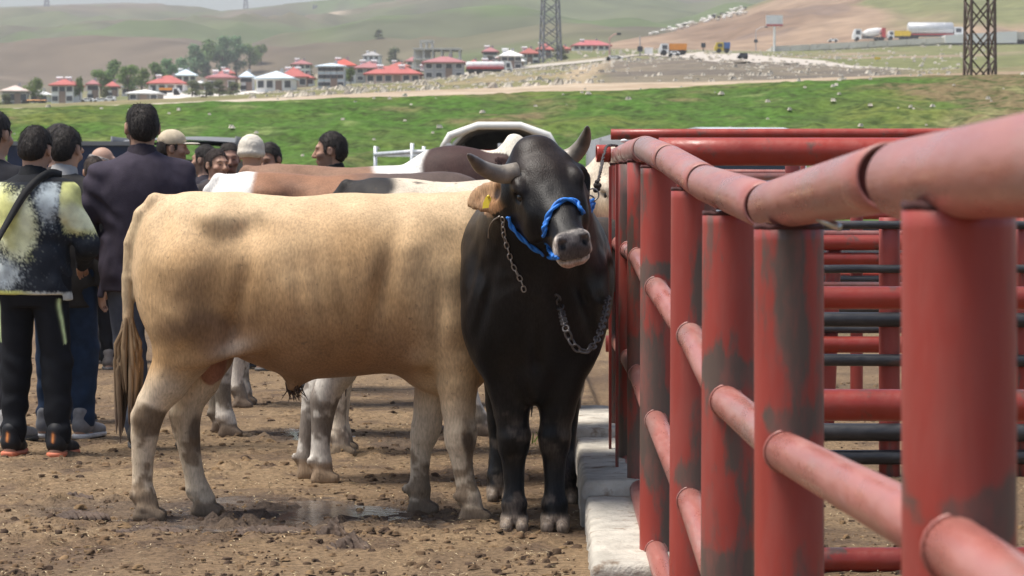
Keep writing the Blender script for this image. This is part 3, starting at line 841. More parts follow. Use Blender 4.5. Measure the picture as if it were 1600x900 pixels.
# ------------------------------------------------------------------ cattle
m_hide = pm("hide", (.4, .3, .2), rough=.62, var=.15, scale=8, bump=.0010, bscale=300, attr=True, spec=.2, stretch=(1, 1, .6), sheen=.0)
m_dark_hide = pm("dark_hide", (.02, .02, .02), rough=.37, var=.25, scale=9, bump=.0014, bscale=240, attr=True, spec=.16, stretch=(1, 1, .4), sheen=.0)
def hairy(m, lo, hi, specks):
    """short coat: fine lengthwise hair streaks and dried specks of dirt"""
    nt = m.node_tree; N = nt.nodes; L = nt.links; b = N["Principled BSDF"]; src = b.inputs["Base Color"].links[0].from_socket
    tc = [n for n in N if n.type == 'TEX_COORD'][0]; mp = N.new("ShaderNodeMapping"); mp.inputs["Scale"].default_value = (1, 1, .28); L.new(tc.outputs["Object"], mp.inputs[0])
    nz = N.new("ShaderNodeTexNoise"); nz.inputs["Scale"].default_value = 130; nz.inputs["Detail"].default_value = 4; L.new(mp.outputs[0], nz.inputs[0])
    mr = N.new("ShaderNodeMapRange"); mr.inputs[1].default_value = .32; mr.inputs[2].default_value = .68; mr.inputs[3].default_value = lo; mr.inputs[4].default_value = hi; L.new(nz.outputs[0], mr.inputs[0])
    sc = N.new("ShaderNodeVectorMath"); sc.operation = 'SCALE'; L.new(src, sc.inputs[0]); L.new(mr.outputs[0], sc.inputs[3])
    n2 = N.new("ShaderNodeTexNoise"); n2.inputs["Scale"].default_value = 34; n2.inputs["Detail"].default_value = 6; n2.inputs["Roughness"].default_value = .7; L.new(tc.outputs["Object"], n2.inputs[0])
    m2 = N.new("ShaderNodeMapRange"); m2.inputs[1].default_value = .60; m2.inputs[2].default_value = .70; m2.inputs[4].default_value = specks; L.new(n2.outputs[0], m2.inputs[0])
    mx = N.new("ShaderNodeMix"); mx.data_type = 'RGBA'; L.new(m2.outputs[0], mx.inputs[0]); L.new(sc.outputs[0], mx.inputs[6]); mx.inputs[7].default_value = (.11, .078, .052, 1)
    L.new(mx.outputs[2], b.inputs["Base Color"])
hairy(m_hide, .80, 1.16, .55); hairy(m_dark_hide, .6, 1.4, .10)
m_horn = pm("horn", (.20, .17, .13), rough=.42, var=.25, scale=18, bump=.002, bscale=70, attr=True)
m_eye = pm("eye", (.010, .007, .006), rough=.08, var=.0)
m_hair = pm("hair", (.25, .17, .09), rough=.6, var=.3, scale=10, attr=True, spec=.3)
m_tag = pm("tag_plastic", (.72, .55, .03), rough=.4, var=.06)

ST_T = [-.690, -.676, -.652, -.60, -.50, -.35, -.20, 0, .20, .35, .50, .62, .74, .84, .90]
ST_ZT = [1.02, 1.12, 1.20, 1.275, 1.325, 1.330, 1.322, 1.316, 1.325, 1.322, 1.328, 1.332, 1.315, 1.25, 1.12]
ST_ZB = [.98, .90, .81, .74, .70, .695, .625, .570, .575, .585, .565, .545, .60, .73, .92]
ST_W = [.03, .10, .145, .195, .235, .262, .285, .325, .335, .305, .275, .25, .215, .155, .06]

def leg_pts(pts, y0, y1, shift=0.0, ztop=.7):
    """pts (x, z, r): the limb from top to hoof, y from y0 to y1, the hoof swung by shift"""
    out = []; zt = pts[0][1]; zb = pts[-1][1]
    for x, z, r in pts:
        f = (zt - z) / (zt - zb)
        out.append((np.array([x + shift * f, y0 + (y1 - y0) * min(1, f * 1.5), z]), r))
    return out
HIND = [(-.42, 1.02, .17), (-.43, .82, .160), (-.47, .68, .118), (-.535, .56, .088), (-.598, .47, .070), (-.622, .415, .066), (-.632, .34, .053), (-.640, .24, .044), (-.643, .14, .045), (-.640, .100, .053), (-.620, .058, .045)]
FORE = [(.60, .98, .14), (.62, .80, .125), (.633, .66, .100), (.632, .56, .085), (.633, .46, .071), (.634, .40, .062), (.636, .36, .066), (.634, .32, .061), (.634, .265, .045), (.640, .20, .041), (.650, .135, .042), (.655, .097, .053), (.672, .055, .043)]

def add_leg(S, L, side):
    for i, ((a, ra), (b, rb)) in enumerate(zip(L[:-1], L[1:])): S.cone(a, b, ra, rb, k=.03 if i < 2 else (.014 if i < 4 else .006))
    p = L[-1][0]
    for q in (-1, 1):     # the two claws
        S.cone((p[0] - .020, p[1] + q * .030, .046), (p[0] + .056, p[1] + q * .032, .018), .029, .021, k=.004)
        S.cone((p[0] - .030, p[1] + q * .030, .016), (p[0] + .052, p[1] + q * .032, .010), .029, .023, k=.004)
        S.ell((p[0] - .062, p[1] + q * .030, p[2] + .045), (.020, .016, .024), k=.006)   # dewclaw

def head_frame(poll, u, r0):
    u = np.asarray(u, float); u = u / np.linalg.norm(u)
    r = np.asarray(r0, float); r = r - u * (r @ u); r /= np.linalg.norm(r)
    n = np.cross(u, r)
    return np.stack([u, r, n], 1)      # columns: down the face, to the side, out of the face

def add_head(S, poll, M, k=1.0):
    """poll: top of the skull; u down the face"""
    g = lambda u, r, n: np.asarray(poll) + M @ (np.array([u, r, n]) * k)
    t = np.array([-.075, -.06, -.02, .05, .12, .20, .27, .34, .40, .445, .485, .515, .53]) * k
    zt = np.array([-.02, .018, .052, .072, .075, .066, .060, .055, .052, .055, .052, .030, -.005]) * k
    zb = np.array([-.06, -.10, -.135, -.165, -.18, -.178, -.165, -.125, -.10, -.085, -.085, -.070, -.035]) * k
    w = np.array([.03, .075, .110, .124, .124, .122, .105, .080, .068, .069, .074, .062, .025]) * k
    S.gcyl(poll, M, t, zt, zb, w, k=.03, p=2.5)
    for q in (-1, 1):
        S.ell(g(.155, q * .112, .028), np.array([.055, .03, .035]) * k, M, k=.03)      # brow
        S.ell(g(.185, q * .118, .005), np.array([.026, .02, .022]) * k, M, k=.012, sub=True)  # socket
        S.ell(g(.24, q * .095, -.07), np.array([.09, .035, .09]) * k, M, k=.035)         # cheek
        S.ell(g(.482, q * .043, .036), np.array([.034, .030, .026]) * k, M, k=.015)       # nostril wings
        S.ell(g(.506, q * .044, .034), np.array([.017, .015, .021]) * k, M, k=.006, sub=True)  # nostril
    S.ell(g(.50, 0, -.002), np.array([.028, .066, .040]) * k, M, k=.02)                  # nose pad
    S.ell(g(.515, 0, -.040), np.array([.03, .085, .006]) * k, M, k=.008, sub=True)           # mouth line
    S.ell(g(.475, 0, -.070), np.array([.05, .052, .030]) * k, M, k=.02)                  # lower lip
    S.ell(g(-.03, 0, .03), np.array([.06, .08, .05]) * k, M, k=.04)                      # tuft on the poll
    return g

def ear(S, base, tip, face, wid, k=1.0):
    """leaf shaped ear from base to tip; face: the way its hollow looks"""
    base = np.asarray(base, float); d = np.asarray(tip, float) - base; L = np.linalg.norm(d); x = d / L
    f = np.asarray(face, float); f = f - x * (f @ x); f /= np.linalg.norm(f)
    M = np.stack([x, np.cross(f, x), f], 1)
    S.gcyl(base, M, [-.02, .0, .25 * L, .5 * L, .75 * L, .95 * L, L], [.02, .02, .018, .014, .012, .008, .002], [-.02, -.02, -.018, -.012, -.010, -.006, -.002], [.018, .028, wid * .8, wid, wid * .8, wid * .35, .006], k=.02)
    S.ell(base + x * L * .5 + f * .022, (L * .36, wid * .62, .018), M, k=.008, sub=True)

def cattle(name, label, s, px, heading, color, height=1.0, lscale=1.0, shifts=(0, 0, 0, 0), lat=(.15, .15), head=None, tail=None, horns=None, h=.013,
           dark=False, group="cattle tied along the fence", extra=None, ox=0.0, y_off=0, legs_off=None, neck=None, post2=None, ear_face=None, ear_base=(.055, .115, -.055), width=1.0, tuft=((.26, .17, .09), (.10, .07, .05)), trim=None, ear_tips=None, horn_cols=None):
    """one animal; x of its own space runs from tail to head. The root stands under its middle."""
    org = np.array([(px - 800) / s, F / s + y_off, 0.0])
    A = Matrix.Rotation(heading, 3, 'Z'); An = np.array(A)
    S = SDF()
    t = np.array(ST_T) * lscale
    zt, zb, w = np.array(ST_ZT) * height, np.array(ST_ZB) * height, np.array(ST_W) * width
    if trim: t, zt, zb, w = trim(t, zt, zb, w)
    S.gcyl((0, 0, 0), np.eye(3), t, zt, zb, w, k=.05, p=2.15)
    hk = height
    L4 = []
    for q, (pts, side) in enumerate([(HIND, -1), (HIND, 1), (FORE, -1), (FORE, 1)]):
        l0 = lat[0 if q < 2 else 1]
        P4 = [(x * lscale, z * hk, r * (.92 + .08 * hk)) for x, z, r in pts]
        off = (0, 0) if legs_off is None else legs_off[q]
        L = leg_pts(P4, side * (.13 if q < 2 else .15) * width, side * l0 + off[1], shifts[q])
        add_leg(S, L, side); L4.append(L)
    for q in (-1, 1):
        S.ell((-.47 * lscale, q * .14 * width, .93 * hk), (.17, .11 * width, .26), k=.07)      # thigh
        S.ell((-.30 * lscale, q * .195 * width, 1.20 * hk), (.08, .05, .05), k=.06)    # hook bone
        S.ell((.50 * lscale, q * .185 * width, .93 * hk), (.15, .085, .30), k=.07)     # shoulder
        S.ell((.60 * lscale, q * .16 * width, .80 * hk), (.10, .09, .16), k=.06)
        S.ell((-.26 * lscale, q * .21 * width, .70 * hk), (.15, .024, .04), np.array(Matrix.Rotation(-.35, 3, 'Y')), k=.07)   # flank fold
    for q in (-1, 1): S.ell((-.315 * lscale, q * .185 * width, .745 * hk), (.07, .04, .065), k=.06)
    S.ell((.60 * lscale, 0, .60 * hk), (.17, .10, .10), k=.06)               # brisket
    S.ell((-.36 * lscale, 0.0, .63 * hk), (.055, .06, .085), k=.03)          # scrotum
    S.cone((-.02, 0, .58 * hk), (-.035, 0, .535 * hk), .05, .022, k=.05)     # sheath
    tl = tail or [(-.54, 0, 1.285), (-.60, 0, 1.290), (-.652, -.01, 1.235), (-.697, -.02, 1.12), (-.706, -.03, .975), (-.704, -.04, .82), (-.700, -.04, .70)]
    tl = [np.array([p[0] * lscale, p[1], p[2] * hk]) for p in tl]
    rt = np.interp(np.linspace(0, 1, len(tl)), [0, .2, .6, 1], [.036, .036, .026, .020])
    for i in range(len(tl) - 1): S.cone(tl[i], tl[i + 1], rt[i], rt[i + 1], k=.018 if i < 3 else .006)
    root = thing(name, label, name, org, heading, group)
    gh = None
    if head is not None:
        poll, u, r0, hs = head
        M = head_frame(poll, u, r0)
        poll = np.asarray(poll, float)
        nb = poll + M @ (np.array([.08, 0, -.11]) * hs)
        for a, b, ra, rb in (neck or [((.55 * lscale, 0, 1.08 * hk), None, .22, .155), ((.60 * lscale, 0, .86 * hk), None, .18, .12)]):
            b = nb if b is None else np.asarray(b)
            mid = (np.asarray(a) + b) / 2
            S.cone(a, b, ra, rb, k=.07)
        gh = add_head(S, poll, M, hs)
        for q in (-1, 1):
            e = (ear_tips or {}).get(q, (.075, .27, -.05))
            if e is None: continue
            ear(S, gh(*(ear_base * np.array([1, q, 1]))), gh(*(np.array(e) * [1, q, 1])), M @ np.array([.25, 0, 1.0]) if ear_face is None else ear_face, .066 * hs)
        if extra: extra(S, gh, M)
    elif extra: extra(S, None, None)
    def post(P):
        x, y, z = P[:, 0] / lscale, np.abs(P[:, 1]), P[:, 2] / hk
        g = lambda cx, cz, rx, rz: np.exp(-((x - cx) / rx)**2 - ((z - cz) / rz)**2)
        d = .006 * fbm(P, 5, 2, 3) + .0022 * fbm(P, 22, 2, 5)
        out_ = y > .07
        d += 1.6 * out_ * (.020 * g(-.17, 1.17, .09, .07) + .016 * g(-.25 + .22 * (z - .8), .84, .035, .16) + .018 * g(.335 + .25 * (z - .9), .95, .045, .22) - .010 * g(.44, 1.12, .10, .09)
             + .010 * g(.47, .70, .05, .07) - .008 * g(-.36, 1.24, .06, .05) + .014 * g(-.55, 1.20, .05, .08) + .012 * g(.57, .80, .03, .14))
        d += out_ * .0050 * np.sin(x * 72 + 14 * z) * np.exp(-((x - .08) / .17)**2 - ((z - .93) / .18)**2)
        if post2: d += post2(P)
        return d
    S.post = post
    V, Q = S.mesh(h)
    V = relax(V, Q, 1, .4)
    me = mesh_np("body", V, Q)
    ctx = dict(L=L4, poll=None if head is None else poll, M=None if head is None else M, hs=1 if head is None else hs, hk=hk, ls=lscale)
    paint(me, color(V, ctx))
    body = link("body", me, m_dark_hide if dark else m_hide, root, True)
    # tail tuft: a bunch of tapering locks
    if tl is not None:
        mb = MB(); cs = []
        p0 = tl[-1]; base = tl[-2]; dn = (p0 - base) / np.linalg.norm(p0 - base)
        for k in range(64):
            a = rnd.uniform(0, 6.28); rr = rnd.uniform(0, 1)**.5
            st = base + dn * rnd.uniform(.0, 1.0) * np.linalg.norm(p0 - base) + np.array([math.cos(a), math.sin(a), 0]) * .018
            ln = rnd.uniform(.15, .41) * hk
            e = st + np.array([math.cos(a) * .022 * rr + rnd.gauss(-.004, .010), math.sin(a) * .022 * rr, -ln])
            md = (st + e) / 2 + np.array([math.cos(a) * .020, math.sin(a) * .020, .02])
            n0 = len(mb.v); mb.tube([st, md, e * .75 + md * .25, e], [.008, .011, .007, .0015], 5, False)
            zz = np.array([p[2] for p in mb.v[n0:]])
            cs.append(mixc(tuft[1], tuft[0], np.clip((zz - (p0[2] - .30 * hk)) / (.25 * hk), 0, 1)) * rnd.uniform(.7, 1.3))
        tm = mb.mesh("tail_tuft"); paint(tm, np.concatenate(cs)); link("tail_tuft", tm, m_hair, root, True)
    if gh is not None:
        for q in (-1, 1):
            mb = MB().ball(gh(.186, q * .108, .006), .021 * hs, 12, 8); mb.build("eye", m_eye, root, True)
        if horns:
            for hp in horns:
                P = [np.asarray(p) for p in hp]
                # smooth the bend
                tt = np.linspace(0, len(P) - 1, 14); Pa = np.array(P)
                _, tabp = hermite_table(np.arange(len(P)), Pa, 14)
                rads = np.interp(np.linspace(0, 1, 14), [0, .15, .6, .92, 1], [.041, .038, .026, .011, .003]) * hs
                mb = MB().tube(list(tabp), list(rads), 14); hm = mb.mesh("horn")
                f = np.repeat(np.linspace(0, 1, 14), 14)
                hc = mixc((.24, .205, .16), (.10, .085, .072), sm(.25, .9, f)); hc = hc * (1 + .18 * np.sin(f * 60))[:, None]
                paint(hm, hc); link("horn", hm, m_horn, root, True)
    return dict(root=root, body=body, V=V, Q=Q, org=org, A=An, gh=gh, M=None if head is None else M)

def to_world(c, p): return c['org'] + c['A'] @ np.asarray(p, float)
def to_local(org, heading, p):
    A = np.array(Matrix.Rotation(heading, 3, 'Z')); return A.T @ (np.asarray(p, float) - org)

def hooves(V, C, col, ctx, zt=.058):
    m = (1 - sm(zt - .012, zt + .012, V[:, 2] + .008 * fbm(V, 30, 2, 9)))
    return mixc(C, col, m)
def mud(V, C, z0, z1, col=(.135, .085, .048), amt=.85, sc=15, seed=13, bias=0):
    n = fbm(V, sc, 4, seed)
    m = sm(.04, .22, n + bias + .5 * fbm(V, 38, 2, seed + 2) * .6 + .34 * (1 - sm(z0, z1, V[:, 2])) - .22)
    return mixc(C, col, m * amt * (1 - sm(z1, z1 * 1.4, V[:, 2])))

# --- the tan bull, broadside, its head turned away behind the black one
def col_tan(V, ctx):
    x, y, z = V.T
    C = mixc((.48, .295, .138), (.56, .38, .205), sm(-.3, .3, fbm(V, 2.2, 3, 1)))
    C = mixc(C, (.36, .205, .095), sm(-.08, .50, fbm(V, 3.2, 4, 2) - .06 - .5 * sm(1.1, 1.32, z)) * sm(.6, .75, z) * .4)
    band = np.exp(-((z - 1.0) / .17)**2)
    C = mixc(C, (.34, .20, .095), band * sm(-.25, .35, fbm(V * [1, .6, 1.6], 4.5, 3, 17)) * .25)
    C = mixc(C, (.62, .47, .30), sm(1.15, 1.32, z) * .6 + .35 * sm(-.60, -.70, x) * (z > .8))  # overhead light on the topline and rump edge put into the coat colour
    for cx, cz, rx, rz, a in [(-.42, .92, .09, .12, .35), (-.37, .77, .16, .09, .75), (-.05, 1.19, .09, .05, .15), (-.5, .77, .09, .07, .6), (.02, .80, .3, .10, .2), (.35, .72, .25, .1, .2), (-.22, .95, .1, .1, .2)]:
        d = np.sqrt(((x - cx) / rx)**2 + ((z - cz) / rz)**2) + .5 * fbm(V, 7, 3, 3)
        C = mixc(C, (.155, .09, .05), (1 - sm(.3, 1.25, d)) * a * (y < .15))
    C = mixc(C, (.22, .115, .06), (1 - sm(.60, .98, z + .06 * fbm(V, 5, 3, 33))) * sm(-.48, -.28, x) * (1 - sm(.42, .60, x)) * .75)  # shade of the underside painted in: barrel darkens towards the belly
    leg = np.maximum((1 - sm(.50, .66, z)) * (1 - sm(-.36, -.26, x)), (1 - sm(.38, .60, z + .06 * fbm(V, 8, 2, 31))) * sm(.30, .42, x))
    C = mixc(C, (.60, .485, .345), leg * .95)
    C = mixc(C, (.62, .53, .42), np.exp(-((z - .705 - .28 * (x + .24)) / .030)**2) * np.exp(-((x + .25) / .08)**2) * (y < -.12) * .5)   # pale edge of the flank fold
    d = np.sqrt(((x + .60) / .075)**2 + ((z - .405) / .085)**2) + .5 * fbm(V, 14, 3, 6)
    C = mixc(C, (.125, .08, .045), (1 - sm(.65, 1.05, d)) * .9)
    d = np.sqrt(((x + .43) / .04)**2 + ((z - .33) / .1)**2) + .4 * fbm(V, 14, 3, 6)
    C = mixc(C, (.11, .075, .05), (1 - sm(.55, 1.15, d)) * .85 * (y > 0))
    d = np.sqrt(((x - .69) / .03)**2 + ((z - .32) / .07)**2) + .4 * fbm(V, 14, 3, 6)
    C = mixc(C, (.075, .05, .035), (1 - sm(.55, 1.15, d)) * .9)
    sc = np.sqrt(((x + .36) / .06)**2 + (y / .075)**2 + ((z - .62) / .09)**2)
    C = mixc(C, (.30, .13, .085), (1 - sm(.9, 1.1, sc)) * .9)
    C = mud(V, C, .10, .34, (.17, .11, .062), .8, 14, 15)
    tailm = (x < -.64) & (z < 1.25)
    C = np.where(tailm[:, None] & ((np.abs(y) < .06)[:, None]), mixc((.42, .31, .19), (.50, .37, .22), sm(.7, 1.2, z)), C)
    return hooves(V, C, (.17, .125, .085), ctx)
def trim_a(t, zt, zb, w):
    k = t < .80
    t = np.append(t[k], [.80, .83]); zt = np.append(zt[k], [1.22, 1.05]); zb = np.append(zb[k], [.72, .95]); w = np.append(w[k], [.15, .05])
    return t, zt, zb, w
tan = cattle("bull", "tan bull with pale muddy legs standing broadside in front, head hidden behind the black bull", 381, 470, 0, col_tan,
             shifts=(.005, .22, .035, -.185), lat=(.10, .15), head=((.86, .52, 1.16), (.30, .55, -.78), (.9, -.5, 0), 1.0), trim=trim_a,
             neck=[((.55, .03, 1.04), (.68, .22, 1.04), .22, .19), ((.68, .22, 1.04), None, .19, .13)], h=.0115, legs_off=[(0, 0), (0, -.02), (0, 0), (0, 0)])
mbt = MB()
for k in range(26):
    a = np.array([-.03 + rnd.gauss(0, .014), rnd.gauss(0, .014), .55]); mbt.tube([a, a + [rnd.gauss(.005, .01), 0, -.035], a + [rnd.gauss(.015, .014), 0, -rnd.uniform(.06, .085)]], [.004, .003, .0008], 4, False)
tmm = mbt.mesh("sheath_hair"); paint(tmm, np.tile((.075, .045, .03), (len(tmm.vertices), 1))); link("sheath_hair", tmm, m_hair, tan['root'], True)

# --- the black bull, facing the camera, head turned to the fence
hb = -math.pi / 2
sB = 398.0
orgB = np.array([(835 - 800) / 398, F / 398 + .69, 0.0])
LB = lambda px, py, s: to_local(orgB, hb, W(px, py, s))
uB = np.array([.135, -.345, -.335]); rB = np.array([.95, .18, .20])
Ainv = np.array(Matrix.Rotation(hb, 3, 'Z')).T
pollB = LB(838, 250, 408)
MB_ = head_frame(pollB, Ainv @ uB, Ainv @ rB)
def col_black(V, ctx):
    x, y, z = V.T
    C = mixc((.0065, .006, .006), (.0125, .011, .0105), sm(-.2, .4, fbm(V, 3, 3, 1)))
    L = (V - ctx['poll']) @ ctx['M'] / ctx['hs']
    u, r, n = L.T
    head = (x > .62) & (z > .80)
    C = mixc(C, (.028, .018, .013), head * sm(.0, .05, n) * (1 - sm(.1, .25, u)) * .6)
    mz = head * sm(.445, .468, u + .010 * fbm(V, 30, 2, 2)) * (np.abs(r) < .12) * (n > -.14)
    C = mixc(C, (.52, .46, .40), mz)
    pad = head * sm(.474, .484, u) * (1 - sm(.058, .066, np.abs(r))) * sm(-.036, -.028, n)
    pad = np.maximum(pad, head * sm(.452, .466, u) * (1 - sm(.050, .060, np.abs(r))) * sm(.02, .035, n))
    C = mixc(C, (.075, .066, .064), pad)
    lip = head * sm(.478, .49, u) * (1 - sm(-.060, -.044, n)) * (np.abs(r) < .05)
    C = mixc(C, (.34, .20, .16), lip * .75)
    for q in (-1, 1):
        d = np.linalg.norm((L - np.array([.512, q * .044, .036])) / [.022, .015, .019], axis=1)
        C = mixc(C, (.004, .003, .003), head * (1 - sm(.8, 1.1, d)))
    earm = head * sm(.120, .135, np.abs(r)) * (np.abs(u - .055) < .075) * (n < .03) * sm(-.125, -.105, n - .12 * (np.abs(r) - .12))
    inner = earm * sm(.14, .18, np.abs(r))
    eb, et_ = np.array([.095, -.112, -.035]), np.array([earL[0], -abs(earL[1]), earL[2]]); ea = et_ - eb; tq = np.clip((L - eb) @ ea / (ea @ ea), 0, 1.1)
    inner = (np.linalg.norm(L - eb - tq[:, None] * ea, axis=1) < .075) * sm(.05, .30, tq + .1 * fbm(V, 20, 2, 4)) * (L[:, 1] < -.115)
    C = mixc(C, mixc((.26, .135, .065), (.36, .22, .12), sm(-.3, .3, fbm(V, 18, 2, 8))), inner)
    d = np.linalg.norm(L - eb - .32 * ea, axis=1) / .030
    C = mixc(C, (.03, .018, .012), inner * (1 - sm(.6, 1.3, d)))
    C = mud(V, C, .06, .42, (.058, .046, .038), .75, 13, 15, -.12)
    C = mixc(C, (.062, .050, .040), np.exp(-((z - .36) / .07)**2) * (x > .5) * sm(-.1, .25, fbm(V, 20, 4, 44)) * .85)
    return hooves(V, C, (.19, .15, .115), ctx, .062)
hornL = [LB(808, 270, 412), LB(781, 272, 413), LB(755, 263, 416), LB(741, 251, 420), LB(731, 241, 424)]
hornR = [LB(872, 254, 402), LB(895, 243, 402), LB(910, 226, 403), LB(916, 210, 405), LB(918, 197, 408)]
earL = MB_.T @ (LB(729, 318, 402) - pollB)
def bx(S, g, M):
    # dewlap under the throat, breast muscles
    S.ell((.70, 0, .62), (.07, .035, .12), k=.05)
    for q in (-1, 1): S.ell((.64, q * .15, .86), (.13, .12, .24), k=.08)
blk = cattle("bull", "black bull in a blue halter facing the camera beside the fence", sB, 835, hb, col_black, height=1.02, lscale=1.0, y_off=.69, shifts=(.20, .28, .0, .0),
             lat=(.14, .080), post2=lambda P: np.where(P[:, 0] > .55, .0035 * np.sin(60 * P[:, 2] + 75 * np.abs(P[:, 1]) + 12 * fbm(P, 4, 2, 3)) * sm(-.2, .4, fbm(P, 6, 2, 14)) * np.exp(-((P[:, 2] - 1.0) / .16)**2) * (np.linalg.norm((P - pollB - MB_ @ np.array([.2, 0, -.05])) / .34, axis=1) > 1) + .020 * np.exp(-(P[:, 1] / .016)**2) * np.exp(-((P[:, 2] - .72) / .1)**2) + .020 * np.exp(-((np.abs(P[:, 1]) - .165 - .25 * (1.0 - P[:, 2])) / .022)**2) * np.exp(-((P[:, 2] - .92) / .15)**2) - .012 * np.exp(-((np.abs(P[:, 1]) - .235) / .04)**2 - ((P[:, 2] - .93) / .07)**2), 0), head=(pollB, Ainv @ uB, Ainv @ rB, 1.0), horns=[hornL, hornR], h=.0100, dark=True, extra=bx, ear_face=np.array([1, .15, .25]), ear_base=(.095, .112, -.035), width=.985, group="cattle tied along the fence",
             neck=[((.56, 0, 1.10), None, .26, .175), ((.62, 0, .88), None, .215, .13), ((.60, 0, .74), LB(850, 400, 402), .16, .10)],
             ear_tips={-1: (earL[0], abs(earL[1]), earL[2]), 1: (.09, .19, -.10)}, tuft=((.03, .025, .02), (.02, .016, .014)))
bvhB = BVHTree.FromPolygons([tuple(to_world(blk, v)) for v in blk['V']], [tuple(int(i) for i in q) for q in blk['Q']])
EYE = Vector((0, 0, H))
def on(bvh, px, py, off=.006, s=400):
    d = Vector(W(px, py, s)) - EYE; d.normalize()
    loc, nrm, i, dist = bvh.ray_cast(EYE, d)
    if loc is None: return W(px, py, s)
    return np.array(loc + nrm * off)

# ear tag
tp = on(bvhB, 764, 318, .006, 404)
mb = MB(); 
lx, lz = np.array([.98, -.12, .08]), np.array([.10, .12, .98])
pr = [(-.012, .034), (.008, .034), (.030, .0), (.034, -.022), (-.024, -.026), (-.024, .002)]
ptsf = [tp + .78 * lx * a + .78 * lz * b for a, b in pr]; bk = np.array([0, .003, 0])
mb.add([p for p in ptsf] + [p + bk for p in ptsf], [(0, 1, 2, 3, 4, 5), (11, 10, 9, 8, 7, 6)] + [(i, (i + 1) % 6, 6 + (i + 1) % 6, 6 + i) for i in range(6)])
mb.ball(tp + lz * .026 + np.array([0, -.004, 0]), .006, 8, 5)
et = mb.build("ear_tag", m_tag, blk['root']); et.matrix_parent_inverse = Matrix.LocRotScale(blk['root'].location, blk['root'].rotation_euler, None).inverted()

# halter of blue rope
m_rope = pm("blue_rope", (.02, .19, .64), rough=.5, var=.25, scale=60, bump=.003, bscale=180)
def smooth_path(P, n):
    P = np.asarray(P, float); _, t_ = hermite_table(np.arange(len(P)), P, n); return list(t_)
def rope(mb, P, r, n=60, tw=2, amp=.55):
    """two strands twisted round each other"""
    P = np.array(smooth_path(P, n)); T = np.gradient(P, axis=0); T /= np.linalg.norm(T, axis=1)[:, None]
    X = np.cross(T, [0.1, .2, 1.]); X /= np.linalg.norm(X, axis=1)[:, None]; Y = np.cross(T, X)
    L = np.concatenate([[0], np.cumsum(np.linalg.norm(np.diff(P, axis=0), axis=1))])
    for k in range(tw):
        a = L / (r * 7) * 2 * math.pi / 2 + k * 2 * math.pi / tw
        mb.tube(list(P + (X * np.cos(a)[:, None] + Y * np.sin(a)[:, None]) * r * amp), r * .62, 7)
halter = thing("halter", "blue rope halter round the black bull's muzzle", "halter", on(bvhB, 880, 312))
ho = np.array(halter.location)
nose = [on(bvhB, x, y, .007) for x, y in [(868, 400), (857, 385), (853, 365), (856, 345), (864, 328), (877, 316), (890, 314), (900, 319), (907, 332)]] + [W(915, 340, 405)]
cheek = [on(bvhB, x, y, .007) for x, y in [(796, 338), (801, 352), (812, 366), (826, 380), (842, 392), (858, 400), (872, 401)]]
mb = MB(); rope(mb, [p - ho for p in nose], .0105, 70); mb.build("nose_band", m_rope, halter, True)
mb = MB(); rope(mb, [p - ho for p in cheek], .009, 70); mb.build("cheek_strap", m_rope, halter, True)
kn = W(918, 332, 403); mb = MB()
rope(mb, [W(908, 336, 403) - ho, kn - ho, W(921, 322, 402) - ho, W(926, 314, 400) - ho], .011, 30)
rope(mb, [W(912, 345, 403) - ho, W(916, 338, 402) - ho, W(924, 326, 400) - ho, W(927, 316, 400) - ho], .010, 30)
mb.ball(kn - ho, (.016, .014, .022), 10, 7)
mb.build("knot", m_rope, halter, True)

# steel rings, tie rope to the fence, chains of separate links
m_steel = pm("worn_steel", (.30, .27, .24), rough=.38, var=.3, scale=40, metal=.85)
m_link = pm("chain_steel", (.10, .09, .085), rough=.45, var=.35, scale=30, metal=.8)
m_cord = pm("dark_cord", (.04, .032, .03), rough=.8, var=.3, scale=50, bump=.002, bscale=200)
def torus_mesh(name, R, r, n=16, m=7, sx=1.0):
    mb = MB(); V = []; Fs = []
    for i in range(n):
        a = 2 * math.pi * i / n
        for j in range(m):
            b = 2 * math.pi * j / m
            V.append(((R + r * math.cos(b)) * math.cos(a) + (sx - 1) * R * math.copysign(1, math.cos(a)) * (abs(math.cos(a)) > .25), (R + r * math.cos(b)) * math.sin(a), r * math.sin(b)))
            Fs.append((i * m + j, ((i + 1) % n) * m + j, ((i + 1) % n) * m + (j + 1) % m, i * m + (j + 1) % m))
    return mb.add(V, Fs).mesh(name)
tie = thing("tie_rope", "dark tie rope with steel rings from the blue halter to the fence rail", "rope", W(933, 290, 400))
to = np.array(tie.location)
r1 = link("ring", torus_mesh("ring", .024, .0035, 20), m_steel, tie, True, W(926, 304, 400) - to); r1.rotation_euler = (1.35, .3, 0)
r2 = link("ring", torus_mesh("ring", .019, .0035, 20), m_steel, tie, True, W(922, 313, 400) - to); r2.rotation_euler = (1.2, 1.1, 0)
mb = MB(); rope(mb, [W(932, 293, 398) - to, W(936, 278, 396) - to, W(940, 258, 385) - to, W(944, 240, 360) - to, W(948, 229, 345) - to, W(956, 227, 334) - to, W(964, 228, 328) - to], .0065, 50)
mb.build("cord", m_cord, tie, True)
mb = MB()
for k in range(9): mb.ball(W(934 + rnd.uniform(-4, 4), 291 + rnd.uniform(-7, 7), 398) - to, rnd.uniform(.008, .013), 8, 5)
mb.build("knot", m_cord, tie, True)
